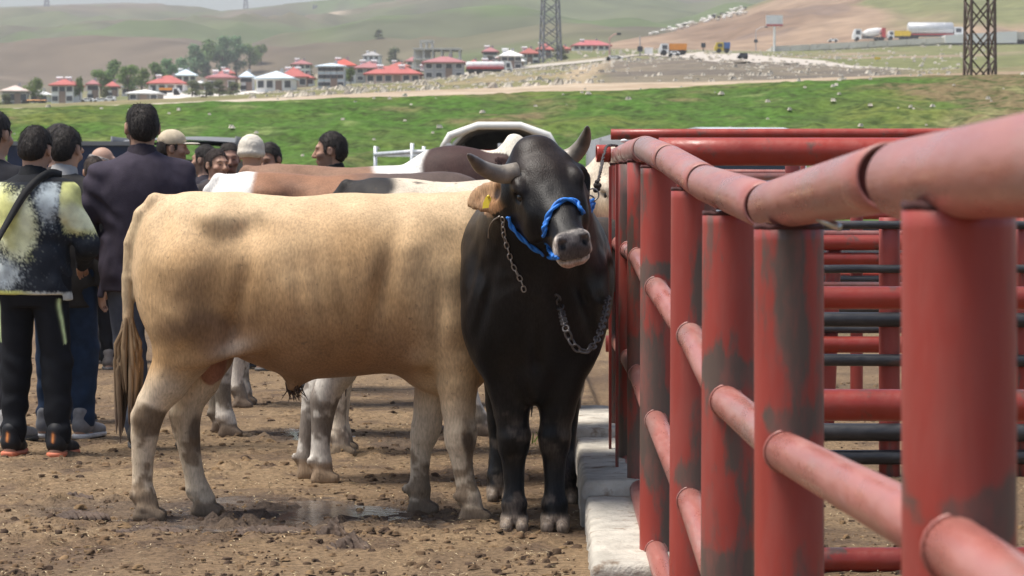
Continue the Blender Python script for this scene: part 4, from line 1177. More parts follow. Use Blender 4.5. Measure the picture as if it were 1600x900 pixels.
def chain(name, label, P, pitch, R, r, hook=None):
    P = np.array(smooth_path(P, 200)); L = np.concatenate([[0], np.cumsum(np.linalg.norm(np.diff(P, axis=0), axis=1))])
    root = thing(name, label, "chain", P[0]); lm = torus_mesh("chain_link", R, r, 12, 6, 1.45)
    lm.materials.append(m_link if r > .003 else m_steel)
    n = int(L[-1] / pitch)
    for k in range(n):
        d = (k + .5) * pitch; i = min(int(np.searchsorted(L, d)), 198)
        p = P[i]; t_ = Vector(P[min(i + 2, 199)] - P[max(i - 2, 0)]).normalized()
        o = link("chain_link", lm, None, root, True, p - P[0])
        q = t_.to_track_quat('X', 'Z') @ Matrix.Rotation((k % 2) * math.pi / 2 + .5, 4, 'X').to_quaternion()
        o.rotation_mode = 'QUATERNION'; o.rotation_quaternion = q
    return root
c1 = [on(bvhB, x, y, .012) for x, y in [(868, 458), (874, 480)]] + [W(883, 510, 415), W(893, 534, 416), W(905, 547, 416), W(920, 547, 415), W(933, 530, 412), W(943, 500, 406), W(951, 462, 397)]
chain("neck_chain", "heavy dark chain hanging from the black bull's chest to the fence post", c1, .030, .0115, .0045)
c2 = [on(bvhB, x, y, .009) for x, y in [(788, 338), (789, 360), (793, 378), (797, 392), (802, 410), (809, 425), (816, 440), (821, 456)]]
ch2 = chain("halter_chain", "thin steel chain hanging down the black bull's neck below its ear", c2, .023, .0083, .0026)
mb = MB(); hk0 = np.array(ch2.location)
mb.tube([p - hk0 for p in smooth_path([on(bvhB, x, y, .008) for x, y in [(783, 337), (773, 345), (767, 358), (766, 372)]], 14)], .0035, 7)
mb.build("hook", m_steel, ch2, True)

# --- the others in the row behind, each farther off
def col_e(V, ctx):
    x, y, z = V.T
    C = mixc((.05, .04, .034), (.09, .07, .055), sm(-.3, .3, fbm(V, 3, 3, 1)))
    leg = 1 - sm(.60, .70, z)
    C = mixc(C, (.52, .48, .42), leg)
    C = mud(V, C, .18, .60, (.16, .13, .105), .9, 10, 25, .05)
    return hooves(V, C, (.28, .20, .13), ctx, .09)
cattle("bull", "dark bull seen only by its mud spattered white hind legs beneath the tan bull's belly", 338, 668, 0, col_e, height=.925, lscale=.74, shifts=(-.015, -.10, -.10, -.14), lat=(.10, .10), h=.015,
       head=((.72, .30, 1.08), (.2, .35, -.75), (.3, -.9, 0), .85), tail=[(-.54, 0, 1.275), (-.61, 0, 1.275), (-.665, 0, 1.22), (-.70, .02, 1.12), (-.67, .05, .97), (-.60, .07, .82), (-.555, .08, .74)], tuft=((.30, .27, .23), (.20, .17, .145)))
def col_f(V, ctx):
    x, y, z = V.T
    C = np.tile((.60, .51, .39), (len(V), 1))
    C = mixc(C, (.035, .03, .028), sm(.25, .42, fbm(V, 24, 2, 2) * .8 + .25 * fbm(V, 3, 2, 3)) * sm(-.36, -.2, x) * (1 - sm(.3, .5, x)) * .8)
    C = mixc(C, (.025, .022, .020), 1 - sm(-.34, -.28, x + .08 * fbm(V, 6, 2, 5) + .35 * (1.34 - z)))
    C = mixc(C, (.36, .22, .11), sm(.55, .7, x) * (1 - sm(1.22, 1.36, z)) * .85)
    C = mixc(C, (.58, .30, .26), sm(.55, .7, x) * np.exp(-((z - 1.17) / .05)**2) * .6)
    C = mud(V, C, .10, .45, (.16, .12, .09), .8, 9, 26)
    return hooves(V, C, (.2, .15, .1), ctx)
cattle("bull", "cream bull with black speckles on its back and a black rump, behind the tan bull", 306, 712, 0, col_f, height=1.055, lscale=.93, h=.014, head=((.80, -.06, 1.47), (.30, -.45, -.72), (.85, .4, 0), 1.0), lat=(.13, .12))
def col_c(V, ctx):
    x, y, z = V.T
    C = np.tile((.27, .135, .075), (len(V), 1))
    C = mixc(C, (.10, .07, .058), sm(.02, .3, x + .08 * fbm(V, 5, 2, 5)))
    C = mixc(C, (.14, .07, .045), np.exp(-(((x + .20) / .08)**2 + ((z - 1.33) / .09)**2)) * .8)
    C = mixc(C, (.74, .71, .66), 1 - sm(-.42, -.37, x + .05 * fbm(V, 6, 2, 6) - .06 * (1.40 - z)))
    C = mixc(C, (.62, .56, .48), 1 - sm(.55, .66, z))
    C = mud(V, C, .10, .50, (.17, .135, .10), .9, 10, 27, .05)
    return hooves(V, C, (.17, .125, .09), ctx, .07)
cattle("bull", "brown bull with a pure white rump beside the purple jacketed man", 284, 512, 0, col_c, height=1.085, h=.0145, shifts=(.09, .02, .18, -.1), lat=(.13, .13), head=((1.08, .25, 1.22), (.5, .3, -.75), (.3, -.9, 0), 1.0))
def col_d(V, ctx):
    x, y, z = V.T
    C = np.tile((.24, .135, .085), (len(V), 1))
    C = mixc(C, (.70, .67, .62), sm(.12, .18, x + .03 * fbm(V, 6, 2, 6) + .25 * (z - 1.5)) )
    C = mixc(C, (.055, .028, .024), sm(.44, .48, x + .03 * fbm(V, 6, 2, 6) - .3 * (z - 1.5)))
    if ctx['poll'] is not None:
        L = (V - ctx['poll']) @ ctx['M']; C = mixc(C, (.72, .66, .54), (np.linalg.norm(L / [.5, .13, .2], axis=1) < 1) * (x > .8))
    C = mixc(C, (.62, .56, .48), 1 - sm(.5, .62, z))
    C = mud(V, C, .10, .50, (.17, .135, .10), .9, 10, 28)
    return hooves(V, C, (.17, .125, .09), ctx, .07)
def hump(S, g, M):
    S.ell((.62, 0, 1.47), (.24, .16, .15), k=.10)
cattle("bull", "farthest long bull with a brown back, white shoulder band and dark maroon neck hump", 250, 548, 0, col_d, height=1.135, lscale=1.08, h=.016, extra=hump,
       head=((1.03, -.05, 1.60), (.62, -.35, -.70), (.5, .8, 0), 1.05), neck=[((.60, 0, 1.30), None, .23, .16), ((.62, 0, 1.0), None, .2, .13)])
# ------------------------------------------------------------------ people
m_skin = pm("skin", (.4, .25, .18), rough=.55, var=.10, scale=18, attr=True, spec=.35, bump=.0008, bscale=160)
m_cloth = pm("cloth", (.1, .1, .1), rough=.85, var=.16, scale=22, attr=True, spec=.2, bump=.0016, bscale=190)
m_shoe = pm("shoe", (.05, .05, .05), rough=.6, var=.2, scale=30, attr=True, spec=.35)
m_hairp = pm("head_hair", (.02, .016, .013), rough=.6, var=.4, scale=60, attr=True, spec=.3, bump=.005, bscale=170, stretch=(1, 1, .4))

def person(label, px, s, facing, hgt=1.74, hair=(.016, .012, .010), hairline='short', jacket=None, trousers=(.03, .03, .035), shoes=(.03, .03, .03), skin=(.42, .245, .165), arms=None,
           feet=None, headturn=0.0, tilt=0.0, collar=None, hat=None, beard=0, res=.011, wide=1.0, hem=.80, gsh=None, jkname="jacket", grp="men gathered at the cattle market", sole=None, trcol=None, y_off=0, bare_top=False, zb=.0):
    """facing: direction of the chest in degrees, 0 = away from the camera, 90 = to the left, 180 = towards it"""
    k = hgt / 1.75
    root = thing("person", label, "person", ((px - 800) / s, F / s + y_off, zb), math.radians(facing), grp)
    R = lambda q: np.asarray(q, float)
    fl, fr = feet or ((-.11, .02), (.11, .0))
    arms = arms or {}
    B = SDF()
    # trunk (y forward, x to the right, z up)
    tz = np.array([.82, .90, .98, 1.08, 1.18, 1.28, 1.36, 1.43, 1.475, 1.50])
    tw = np.array([.12, .165, .168, .155, .160, .172, .182, .165, .105, .06]) * wide
    td = np.array([.09, .115, .118, .11, .115, .122, .12, .10, .075, .05])
    Mt = np.array([[0, 1, 0], [0, 0, 1], [1, 0, 0.]])    # axis z, sideways x, 'up' y
    B.gcyl((0, 0, 0), Mt, tz, td, -td, tw, k=.03, p=2.3)
    limbs = []
    sh = {}
    for sd, ft in ((-1, fl), (1, fr)):
        hip = R((sd * .092, 0, .92)); kn = R((sd * .10 + (ft[0] - sd * .10) * .5, .03 + ft[1] * .55, .49)); an = R((ft[0], ft[1], .085))
        B.cone(hip, kn, .088, .058, k=.03); B.cone(kn, an, .056, .040, k=.02); B.cone(an, an + [0, .03, -.045], .042, .038, k=.02); B.cone(an + [0, -.045, -.05], an + [sd * .02, .15, -.058], .036, .026, k=.02)
        e, w = arms.get(sd, ((sd * .27, -.05, 1.12), (sd * .25, .05, .88)))
        S0 = R((sd * .165 * wide, 0, 1.375)); e = R(e); w = R(w)
        B.cone(S0, e, .053, .042, k=.03); B.cone(e, w, .042, .028, k=.02)
        sh[sd] = (S0, e, w, hip, kn, an)
        # hand: palm, four bent fingers of different lengths, thumb from the side
        d = (w - e) / np.linalg.norm(w - e); fwd = R((0, 1, 0)); fwd = fwd - d * (fwd @ d); fwd /= np.linalg.norm(fwd) + 1e-9; side = np.cross(d, fwd)
        B.ell(w + d * .045, (.05, .042, .018), np.stack([d, fwd, side], 1), k=.015)
        for q, (o_, ln) in enumerate([(.030, .070), (.010, .080), (-.010, .074), (-.029, .058)]):
            b0 = w + d * .082 + fwd * o_; b1 = b0 + d * ln * .5 - side * sd * (-.008); b2 = b1 + d * ln * .4 + side * sd * .02
            B.cone(b0, b1, .0095, .0085, k=.004); B.cone(b1, b2, .0085, .007, k=.004)
        t0 = w + d * .03 + fwd * .036; B.cone(t0, t0 + d * .035 + fwd * .022, .012, .010, k=.008); B.cone(t0 + d * .035 + fwd * .022, t0 + d * .065 + fwd * .020, .010, .008, k=.005)
    B.cone((0, -.015, 1.44), (0, .012, 1.56), .062, .055, k=.03)
    ct, st = math.cos(headturn), math.sin(headturn); cp, sp_ = math.cos(tilt), math.sin(tilt)
    Rz = np.array([[ct, -st, 0], [st, ct, 0], [0, 0, 1]]); Rx = np.array([[1, 0, 0], [0, cp, sp_], [0, -sp_, cp]])
    HM = Rz @ Rx; hc = R((0, .02, 1.635))
    hp = lambda x, y, z: hc + R((0, 0, -.06)) + HM @ R((x, y, z + .06))
    B.ell(hp(0, -.012, .022), (.077, .094, .094), HM, k=.02); B.ell(hp(0, .012, -.035), (.064, .082, .092), HM, k=.03)
    B.ell(hp(0, .052, -.092), (.040, .036, .026), HM, k=.03)
    B.ell(hp(0, .080, .020), (.058, .018, .014), HM, k=.02)          # brow ridge
    for sd in (-1, 1):
        B.ell(hp(sd * .031, .090, -.004), (.019, .012, .012), HM, k=.010, sub=True)
        B.ell(hp(sd * .031, .078, -.004), (.0125, .0125, .0115), HM, k=.003)
        B.ell(hp(sd * .048, .066, -.034), (.024, .022, .020), HM, k=.025)
        B.ell(hp(sd * .083, -.014, -.012), (.013, .021, .034), HM, k=.006)
        B.ell(hp(sd * .092, -.006, -.010), (.006, .010, .019), HM, k=.005, sub=True)
    B.cone(hp(0, .092, .006), hp(0, .117, -.036), .009, .0145, k=.012); B.ell(hp(0, .106, -.042), (.020, .014, .010), HM, k=.010)
    B.ell(hp(0, .091, -.070), (.026, .012, .007), HM, k=.006); B.ell(hp(0, .089, -.083), (.022, .012, .008), HM, k=.006)
    B.ell(hp(0, .103, -.0765), (.024, .010, .0022), HM, k=.004, sub=True)
    scale = np.array([k, k, k])
    def out(S, h, name, mat, colf, parent=root, rl=1):
        V, Q = S.mesh(h)
        if rl: V = relax(V, Q, rl, .4)
        me = mesh_np(name, V * scale, Q); paint(me, colf(V)); return link(name, me, mat, parent, True)
    HL = lambda V: ((V - hc + R((0, 0, .06))) @ HM) - R((0, 0, .06))
    def skin_c(V):
        L = HL(V); C = np.tile(skin, (len(V), 1)); x, y, z = L.T
        C = mixc(C, np.array(skin) * [.95, .72, .68], np.exp(-((np.abs(x) - .045) / .02)**2 - ((z + .035) / .025)**2) * (y > .04) * .5)
        C = mixc(C, np.array(skin) * [.85, .55, .5], np.exp(-(x / .024)**2 - ((z + .0765) / .010)**2) * (y > .07) * .8)
        C = mixc(C, (.012, .009, .008), np.exp(-((np.abs(x) - .031) / .011)**2 - ((z + .004) / .0055)**2) * (y > .06))
        C = mixc(C, (.02, .015, .012), np.exp(-((np.abs(x) - .034) / .018)**2 - ((z - .024) / .0055)**2) * (y > .06) * .9)
        hd = (V[:, 2] > 1.5)
        if beard:
            b = sm(.004, -.02, -(-z - .045 + .02 * (np.abs(x) > .05))) * 0 + (z < -.046 + .032 * (np.abs(x) / .075)**3) * (y > -.02) * (z > -.13)
            mouth = np.exp(-(x / .022)**2 - ((z + .0765) / .008)**2)
            C = mixc(C, np.array(hair) * 2 + .02, b * hd * beard * .72 * (1 - .8 * mouth))
            C = mixc(C, np.array(hair) * 1.2, np.exp(-(x / .034)**2 - ((z + .062) / .007)**2) * (y > .06) * min(1, beard * 1.5))
        return C
    out(B, res, "body", m_skin, skin_c)
    # trousers
    T = SDF()
    T.gcyl((0, 0, 0), Mt, tz[:4] - .02, td[:4] + .016, -td[:4] - .020, tw[:4] + .014, k=.03, p=2.3)
    for sd in (-1, 1):
        S0, e, w, hip, kn, an = sh[sd]
        T.cone(hip, kn, .102, .078, k=.03); T.cone(kn, an + [0, -.005, .01], .076, .064, k=.02); T.cone(kn, kn + [0, -.01, -.1], .074, .07, k=.03)
    T.post = lambda P: .006 * fbm(P * [1, 1, .8], 9, 2, 3) + .008 * np.sin(P[:, 2] * 42 + 5 * fbm(P, 6, 2, 4)) * np.exp(-((P[:, 2] - .18) / .12)**2) + .004 * np.sin(P[:, 2] * 55 + 40 * P[:, 0]) * np.exp(-((P[:, 2] - .5) / .1)**2)
    T.clip = [lambda P: P[:, 2] - 1.05, lambda P: .065 - P[:, 2]]
    out(T, res * 1.1, "trousers", m_cloth, trcol or (lambda V: np.tile(trousers, (len(V), 1)) * (1 + .15 * fbm(V, 5, 3, 2))[:, None]))
    # shoes
    for sd in (-1, 1):
        an = sh[sd][5]; Sh = SDF(); x0 = an + R((0, 0, -.085))
        Sh.cone(x0 + [0, -.035, .07], x0 + [0, .05, .058], .052, .048, k=.03); Sh.cone(x0 + [0, .05, .05], x0 + [sd * .02, .165, .036], .047, .036, k=.02); Sh.cone(x0 + [0, -.03, .07], x0 + [0, -.03, .14], .048, .050, k=.02)
        Sh.clip = [lambda P: .022 - P[:, 2]]
        o = out(Sh, .010, "shoe", m_shoe, (lambda V: shoes(V - x0) if callable(shoes) else np.tile(shoes, (len(V), 1))))
        So = SDF(); So.cone(x0 + [0, -.04, .014], x0 + [0, .06, .014], .052, .050, k=.02); So.cone(x0 + [0, .06, .014], x0 + [sd * .02, .165, .016], .050, .040, k=.02)
        So.clip = [lambda P: P[:, 2] - .028, lambda P: -P[:, 2]]
        out(So, .010, "shoe_sole", m_shoe, lambda V: np.tile(sole or (.12, .11, .10), (len(V), 1)), o)
    # jacket
    if jacket is not None:
        J = SDF(); add = .030
        jz = np.array([hem - .03, hem, .92, 1.02, 1.12, 1.22, 1.32, 1.40, 1.46, 1.50])
        jw = np.interp(jz, tz, tw) + add - .05 * sm(1.33, 1.46, jz); jd = np.interp(jz, tz, td) + add; jw[:2] = np.maximum(jw[:2], .19 * wide); jd[:2] = np.maximum(jd[:2], .14)
        J.gcyl((0, -.004, 0), Mt, jz, jd, -jd, jw, k=.03, p=2.3)
        for sd in (-1, 1):
            S0, e, w, hip, kn, an = sh[sd]
            J.cone(S0, e, .078, .062, k=.04); J.cone(e, w + (w - e) * .03, .062, .047, k=.02)
            J.cone(S0 * [.3, 1, 1] + [0, -.01, .075], S0, .055, .072, k=.05)
        J.post = lambda P: .014 * fbm(P * [1, 1, .7], 7, 3, 3 + int(px) % 5) + .014 * np.maximum(0, .22 - np.abs(fbm(P * [1, 1, .8], 5.5, 2, 9 + int(px) % 7))) - .004 * (np.abs(P[:, 2] - 1.335 - .05 * np.cos(P[:, 0] * 9)) < .006) * (P[:, 1] < 0) * 0 + .005 * np.sin(34 * P[:, 2] + 16 * P[:, 0] + 7 * fbm(P, 5, 2, 6)) * sm(.05, .18, np.abs(P[:, 0]))
        ws = [sh[sd][2] for sd in (-1, 1)]
        J.clip = [lambda P: hem - P[:, 2] - .25 * (np.abs(P[:, 0]) > .19) * 1.0, lambda P: P[:, 2] - 1.515]
        for sd in (-1, 1):
            S0, e, w, *_ = sh[sd]; d = (w - e) / np.linalg.norm(w - e)
            J.clip.append(lambda P, w=w, d=d: np.where(((P - w)**2).sum(1) < .02, (P - w) @ d + .005, -1))
        jo = out(J, res, jkname, m_cloth, jacket)
        if collar is not None:
            Cc = SDF(); Cc.cone((0, -.012, 1.455), (0, .004, 1.525), .090, .074, k=.01); Cc.post = lambda P: .004 * fbm(P, 12, 2, 2)
            Cc.cone((0, .0, 1.50), (0, .03, 1.60), .058, .064, k=.008, sub=True)
            Cc.clip = [lambda P: P[:, 2] - 1.535 + .25 * (P[:, 1]) , lambda P: 1.44 - P[:, 2]]
            out(Cc, .009, "collar", m_cloth, lambda V: np.tile(collar, (len(V), 1)), jo)
    # hair and hats
    if hairline:
        Hh = SDF(); g = .008 if hairline != 'thin' else .005
        Hh.ell(hp(0, -.016, .024), (.078 + g, .096 + g, .095 + g), HM, k=.02); Hh.ell(hp(0, -.040, -.02), (.070 + g * .6, .066 + g, .080), HM, k=.03)
        Hh.post = lambda P: .005 * fbm(P * [1, 1, .5], 70, 2, 5) + .004 * fbm(P, 18, 2, 6)
        lo = {'short': -.035, 'low': -.045, 'thin': -.03, 'bald': -.05}[hairline]
        def line(P):
            L = HL(P); x, y, z = L.T
            zl = np.where(y > -.01, lo + np.clip((y + .01) / .085, 0, 1)**.6 * (.075 - lo) , lo + (y + .01) * .95)
            zl = np.where((y > -.05) & (y < .012) & (np.abs(x) > .055), .018, zl); zl = np.where((y >= .012) & (y < .035) & (np.abs(x) > .055), -.025, zl)
            d = zl - z
            if hairline == 'bald': d = np.maximum(d, z - .035 - .3 * np.clip(y + .02, -.1, 1) * -1)
            if hairline == 'thin': d = np.maximum(d, .035 - np.sqrt(x**2 + (y + .03)**2 + (z - .12)**2))
            return d * .8
        Hh.clip = [line]
        V, Q = Hh.mesh(.0065); V = relax(V, Q, 1, .4); C = np.tile(hair, (len(V), 1)) * (1 + .35 * fbm(V, 40, 2, 3))[:, None]
        # short strands combed down over the cap of hair
        L = HL(V); ok = np.where(L[:, 2] > -.06)[0]; nS = 2600 if res < .0096 else 1300
        pick = ok[rng.integers(0, len(ok), nS)]; nrm = L[pick] / np.array([.08, .1, .1])**2; nrm /= np.linalg.norm(nrm, axis=1)[:, None]
        dn = np.array([0, -.25, -1.0]) + rng.normal(0, .38, (nS, 3)); dn -= nrm * (dn * nrm).sum(1)[:, None]; dn /= np.linalg.norm(dn, axis=1)[:, None]
        sdv = np.cross(dn, nrm); ln = rng.uniform(.010, .024, nS)[:, None]; wd = rng.uniform(.0008, .0018, nS)[:, None]
        b0 = L[pick] + nrm * .0005; e0 = b0 + dn * ln + nrm * ln * rng.uniform(.05, .42, nS)[:, None]
        S4 = np.stack([b0 - sdv * wd, b0 + sdv * wd, e0 + sdv * wd * .3, e0 - sdv * wd * .3], 1).reshape(-1, 3)
        S4 = (S4 + R((0, 0, .06))) @ HM.T + hc - R((0, 0, .06)); n0 = len(V)
        V = np.concatenate([V, S4]); Q = np.concatenate([Q, n0 + np.arange(4 * nS).reshape(-1, 4)])
        C = np.concatenate([C, np.repeat(np.tile(hair, (nS, 1)) * rng.uniform(.5, 2.4, nS)[:, None], 4, 0)])
        me = mesh_np("hair", V * scale, Q); paint(me, C); link("hair", me, m_hairp, root, True)
    if hat == 'beanie':
        K = SDF(); K.ell(hp(0, -.012, .050), (.098, .112, .105), HM, k=.02); K.ell(hp(0, -.012, .005), (.096, .112, .05), HM, k=.02)
        K.post = lambda P: .002 * np.sin(np.arctan2(P[:, 1] - hc[1], P[:, 0]) * 60) - .006 * np.exp(-((HL(P)[:, 2] - .0) / .026)**2)
        K.clip = [lambda P: -.030 - HL(P)[:, 2] - .15 * (HL(P)[:, 1] < -10)]
        out(K, .0075, "knit_cap", m_cloth, lambda V: np.tile((.60, .55, .46), (len(V), 1)))
    if hat == 'cap':
        K = SDF(); K.ell(hp(0, -.010, .050), (.093, .108, .088), HM, k=.02)
        K.clip = [lambda P: .022 - HL(P)[:, 2] + .10 * np.clip(-HL(P)[:, 1], 0, 1) * -1]
        K.post = lambda P: .003 * fbm(P, 14, 2, 2)
        co = out(K, .0075, "cap", m_cloth, lambda V: np.tile((.50, .42, .30), (len(V), 1)))
        Br = SDF(); Br.ell(hp(0, .125, .030), (.080, .085, .008), HM, k=.01)
        out(Br, .0075, "cap_brim", m_cloth, lambda V: np.tile((.62, .56, .46), (len(V), 1)), co)
    return root, k

def flat_c(c, seed=1, v=.18): return lambda V: np.tile(c, (len(V), 1)) * (1 + v * fbm(V, 6, 3, seed))[:, None]
# the man in the sprayed yellow jacket, seen from behind
def spray(V):
    x, y, z = V.T
    g = fbm(V, 150, 1, 4) * .22 + fbm(V, 60, 2, 5) * .10
    C = np.tile((.018, .022, .030), (len(V), 1))
    body = np.abs(x) < .20
    white = np.exp(-(((x - .13) / .07)**2 + ((z - 1.36) / .12)**2)) + .9 * np.exp(-(((x + .12) / .12)**2 + ((z - .97) / .10)**2))
    yel = np.exp(-((x + .03) / .105)**2) * np.exp(-((z - 1.22) / .17)**2) * 1.25 + np.exp(-(((x + .2) / .1)**2 + ((z - 1.33) / .16)**2))
    yel = np.maximum(yel, sm(.165, .21, x) * sm(1.12, 1.26, z) * 1.1)
    yel = np.maximum(yel, sm(.165, .21, -x) * sm(1.12, 1.26, z) * 1.1)
    hemy = (1 - sm(.865, .90, z + .04 * x)) 
    C = mixc(C, (.50, .56, .57), np.clip(sm(.15, .85, white + 1.4 * g), 0, 1) * .9)
    C = mixc(C, mixc((.62, .62, .25), (.66, .68, .46), sm(-.3, .4, fbm(V, 8, 2, 8))), np.clip(sm(.26, .70, yel + g), 0, 1))
    C = mixc(C, mixc((.66, .68, .22), (.62, .64, .58), sm(-.05, .08, x)), np.clip(sm(.35, .75, hemy * .85 + g), 0, 1) * (np.abs(x) < .24))
    C = mixc(C, (.012, .013, .016), sm(1.452, 1.462, z))
    return C
def lime(V):
    x, y, z = V.T
    C = np.tile((.010, .011, .014), (len(V), 1)) * (1 + .2 * fbm(V, 5, 2, 1))[:, None]
    cur = np.abs(np.abs(x) - (.155 + .10 * np.clip(.76 - z, 0, .2) * 0 - .05 * sm(.80, .62, z) * 0)) * 0
    line = np.exp(-((y + .045 + .16 * (z - .72)) / .008)**2) * (np.abs(x) > .12) * (z > .60) * (z < .84)
    return mixc(C, (.62, .75, .38), np.clip(line * 1.3, 0, 1))
def snk(V):
    C = np.tile((.012, .012, .014), (len(V), 1))
    return mixc(C, (.70, .24, .06), np.exp(-(V[:, 0] / .007)**2) * (V[:, 1] < -.03) * sm(.075, .085, V[:, 2]) * (1 - sm(.125, .135, V[:, 2])))
p1, k1 = person("man in black jacket sprayed yellow and white, seen from behind at the left edge", 52, 309, -12, 1.66, jacket=spray, trcol=lime, shoes=snk, sole=(.62, .19, .10), hem=.86, collar=(.012, .013, .015),
                arms={1: ((.295, .03, 1.13), (.18, .27, 1.02)), -1: ((-.29, .03, 1.13), (-.16, .27, 1.05))}, feet=((-.11, -.01), (.15, -.02)), tilt=.32, res=.0085, wide=1.10)
# strap across his back and the flat hem of the shirt below
mb = MB(); P = [np.array(q) for q in [(.13, .06, 1.500), (.10, -.06, 1.502), (.03, -.145, 1.42), (-.06, -.165, 1.27), (-.15, -.165, 1.11), (-.215, -.12, .99), (-.225, 0, .94)]]
P = smooth_path(P, 30); Vv = []
for i, q in enumerate(P):
    t_ = P[min(i + 1, 29)] - P[max(i - 1, 0)]; t_ /= np.linalg.norm(t_); nrm = q * [1, 1, 0]; nrm /= np.linalg.norm(nrm); sd_ = np.cross(t_, nrm)
    for a, b in ((-.021, 0), (.021, 0), (.021, .005), (-.021, .005)): Vv.append((q + sd_ * a + nrm * (b + .004)) * k1)
mb.add(Vv, [(4 * i + j, 4 * i + (j + 1) % 4, 4 * i + 4 + (j + 1) % 4, 4 * i + 4 + j) for i in range(29) for j in range(4)])
sb = mb.build("shoulder_strap", pm("strap_web", (.010, .010, .011), rough=.8, bump=.001, bscale=300), None, True)
sb.parent = p1
person("man in dark jacket cut off by the photo's left edge", -12, 292, -25, 1.76, jacket=flat_c((.02, .02, .025)), trousers=(.02, .02, .025), shoes=(.30, .29, .28), res=.011, tilt=.1, feet=((-.1, 0), (.13, -.02)))
person("dark haired man in charcoal jacket and blue jeans, close behind the yellow jacketed man", 100, 288, -18, 1.68, jacket=flat_c((.040, .038, .036), 3), trousers=(.022, .042, .085), shoes=(.22, .22, .23), sole=(.62, .61, .6), res=.0095, collar=(.35, .34, .33), hem=.74,
       arms={1: ((.27, -.03, 1.12), (.225, .03, .86)), -1: ((-.27, 0, 1.12), (-.2, .1, .9))}, feet=((-.10, .0), (.11, .03)), tilt=.2, wide=1.02)
person("man glancing right between the charcoal jacket and the purple jacketed man", 92, 270, -70, 1.72, jacket=flat_c((.035, .03, .028), 4), trousers=(.02, .025, .04), res=.011, headturn=-.3, beard=.4)
person("tall bearded man in dark purple jacket, back to the camera, behind the tan bull's tail", 222, 301, 6, 1.79, jacket=flat_c((.044, .036, .051), 5), trousers=(.085, .095, .12), shoes=(.05, .045, .04), sole=(.06, .055, .05), collar=(.028, .022, .03), hem=.80, res=.0085, wide=1.16, hairline='thin',
       beard=.9, headturn=.18, tilt=.12, arms={-1: ((-.30, .02, 1.10), (-.20, .20, .98)), 1: ((.30, .02, 1.10), (.22, .2, .96))}, feet=((-.02, .0), (.22, .02)))
person("boy in patterned dark jacket and gray boots left of the purple jacketed man", 147, 208, 10, 1.60, jacket=lambda V: np.tile((.022, .020, .022), (len(V), 1)) * (1 + 1.2 * (fbm(V, 30, 2, 4) > .15))[:, None], trousers=(.012, .012, .014), shoes=(.15, .13, .115), res=.011, hair=(.035, .022, .016), feet=((-.08, 0), (.12, .03)), tilt=.25)
person("bald man with grey stubble behind the boy's head", 158, 199, -75, 1.69, jacket=flat_c((.05, .045, .04), 6), trousers=(.03, .03, .035), hair=(.30, .27, .25), hairline='bald', skin=(.42, .26, .19), res=.010, beard=.3)
person("man in beige cap with its brim pointing right, behind the purple jacketed man's shoulder", 266, 203, -82, 1.80, jacket=flat_c((.03, .028, .03), 7), hairline='low', hat='cap', res=.010, beard=.5, headturn=0.0)
person("man with black hair facing left just right of the beige cap", 322, 196, 62, 1.71, jacket=flat_c((.025, .022, .03), 8), hairline='low', res=.010, beard=.8)
person("young man looking right over the white rumped bull", 337, 205, -140, 1.66, jacket=flat_c((.06, .05, .05), 9), hair=(.03, .02, .016), res=.0095, beard=.3, skin=(.44, .26, .18))
person("man with receding hair and brown face beside the white knit cap", 358, 200, 190, 1.72, jacket=flat_c((.05, .05, .06), 10), hair=(.03, .022, .018), res=.0095, beard=.6, hairline='thin', tilt=.12, skin=(.36, .20, .14))
person("man in a cream knit cap seen from behind", 391, 208, -20, 1.735, jacket=flat_c((.30, .27, .22), 11), hairline=None, hat='beanie', res=.0095, tilt=.1)
person("dark haired man with lowered face right of the cream knit cap", 424, 204, 155, 1.71, jacket=flat_c((.20, .05, .02), 12), hair=(.02, .015, .013), res=.0095, tilt=.3, skin=(.34, .19, .13))
person("mustached man in black hoodie shown in profile facing left", 521, 232, 78, 1.735, jacket=flat_c((.014, .014, .015), 13), hairline='short', res=.0085, beard=.75, collar=(.014, .014, .015), tilt=.06, skin=(.40, .23, .155), headturn=.1)
def ground_far(px, py):
    return ground_at(px, min(py, float(B3(px)) - .7))
# ------------------------------------------------------------------ vehicles parked at the foot of the bank
m_glass = pm("car_glass", (.02, .025, .03), rough=.06, var=.05)
m_tyre = pm("tyre", (.018, .018, .018), rough=.85)
m_rim = pm("wheel_rim", (.35, .35, .36), rough=.4, metal=.6)
m_white = pm("white_paint", (.74, .74, .72), rough=.35, var=.06)
m_canvas = pm("canvas", (.78, .76, .70), rough=.85, var=.12, scale=3, bump=.02, bscale=3)
m_grey = pm("grey_tarp", (.17, .175, .18), rough=.75, var=.15, scale=2, bump=.02, bscale=3)
m_darkin = pm("dark_interior", (.12, .105, .09), rough=.9)
m_navy = pm("navy_paint", (.012, .022, .06), rough=.25, var=.08)
m_galv = pm("galvanised", (.55, .57, .58), rough=.45, metal=.3)
m_bedred = pm("red_bed", (.33, .05, .04), rough=.5, var=.2)
def wheel(parent, x, y, r=.34, w=.22):
    mb = MB(); mb.tube([(x - w / 2, y, r), (x + w / 2, y, r)], r, 16); o = mb.build("wheel", m_tyre, parent, False)
    MB().tube([(x - w / 2 - .01, y, r), (x + w / 2 + .01, y, r)], r * .58, 12).build("rim", m_rim, o)
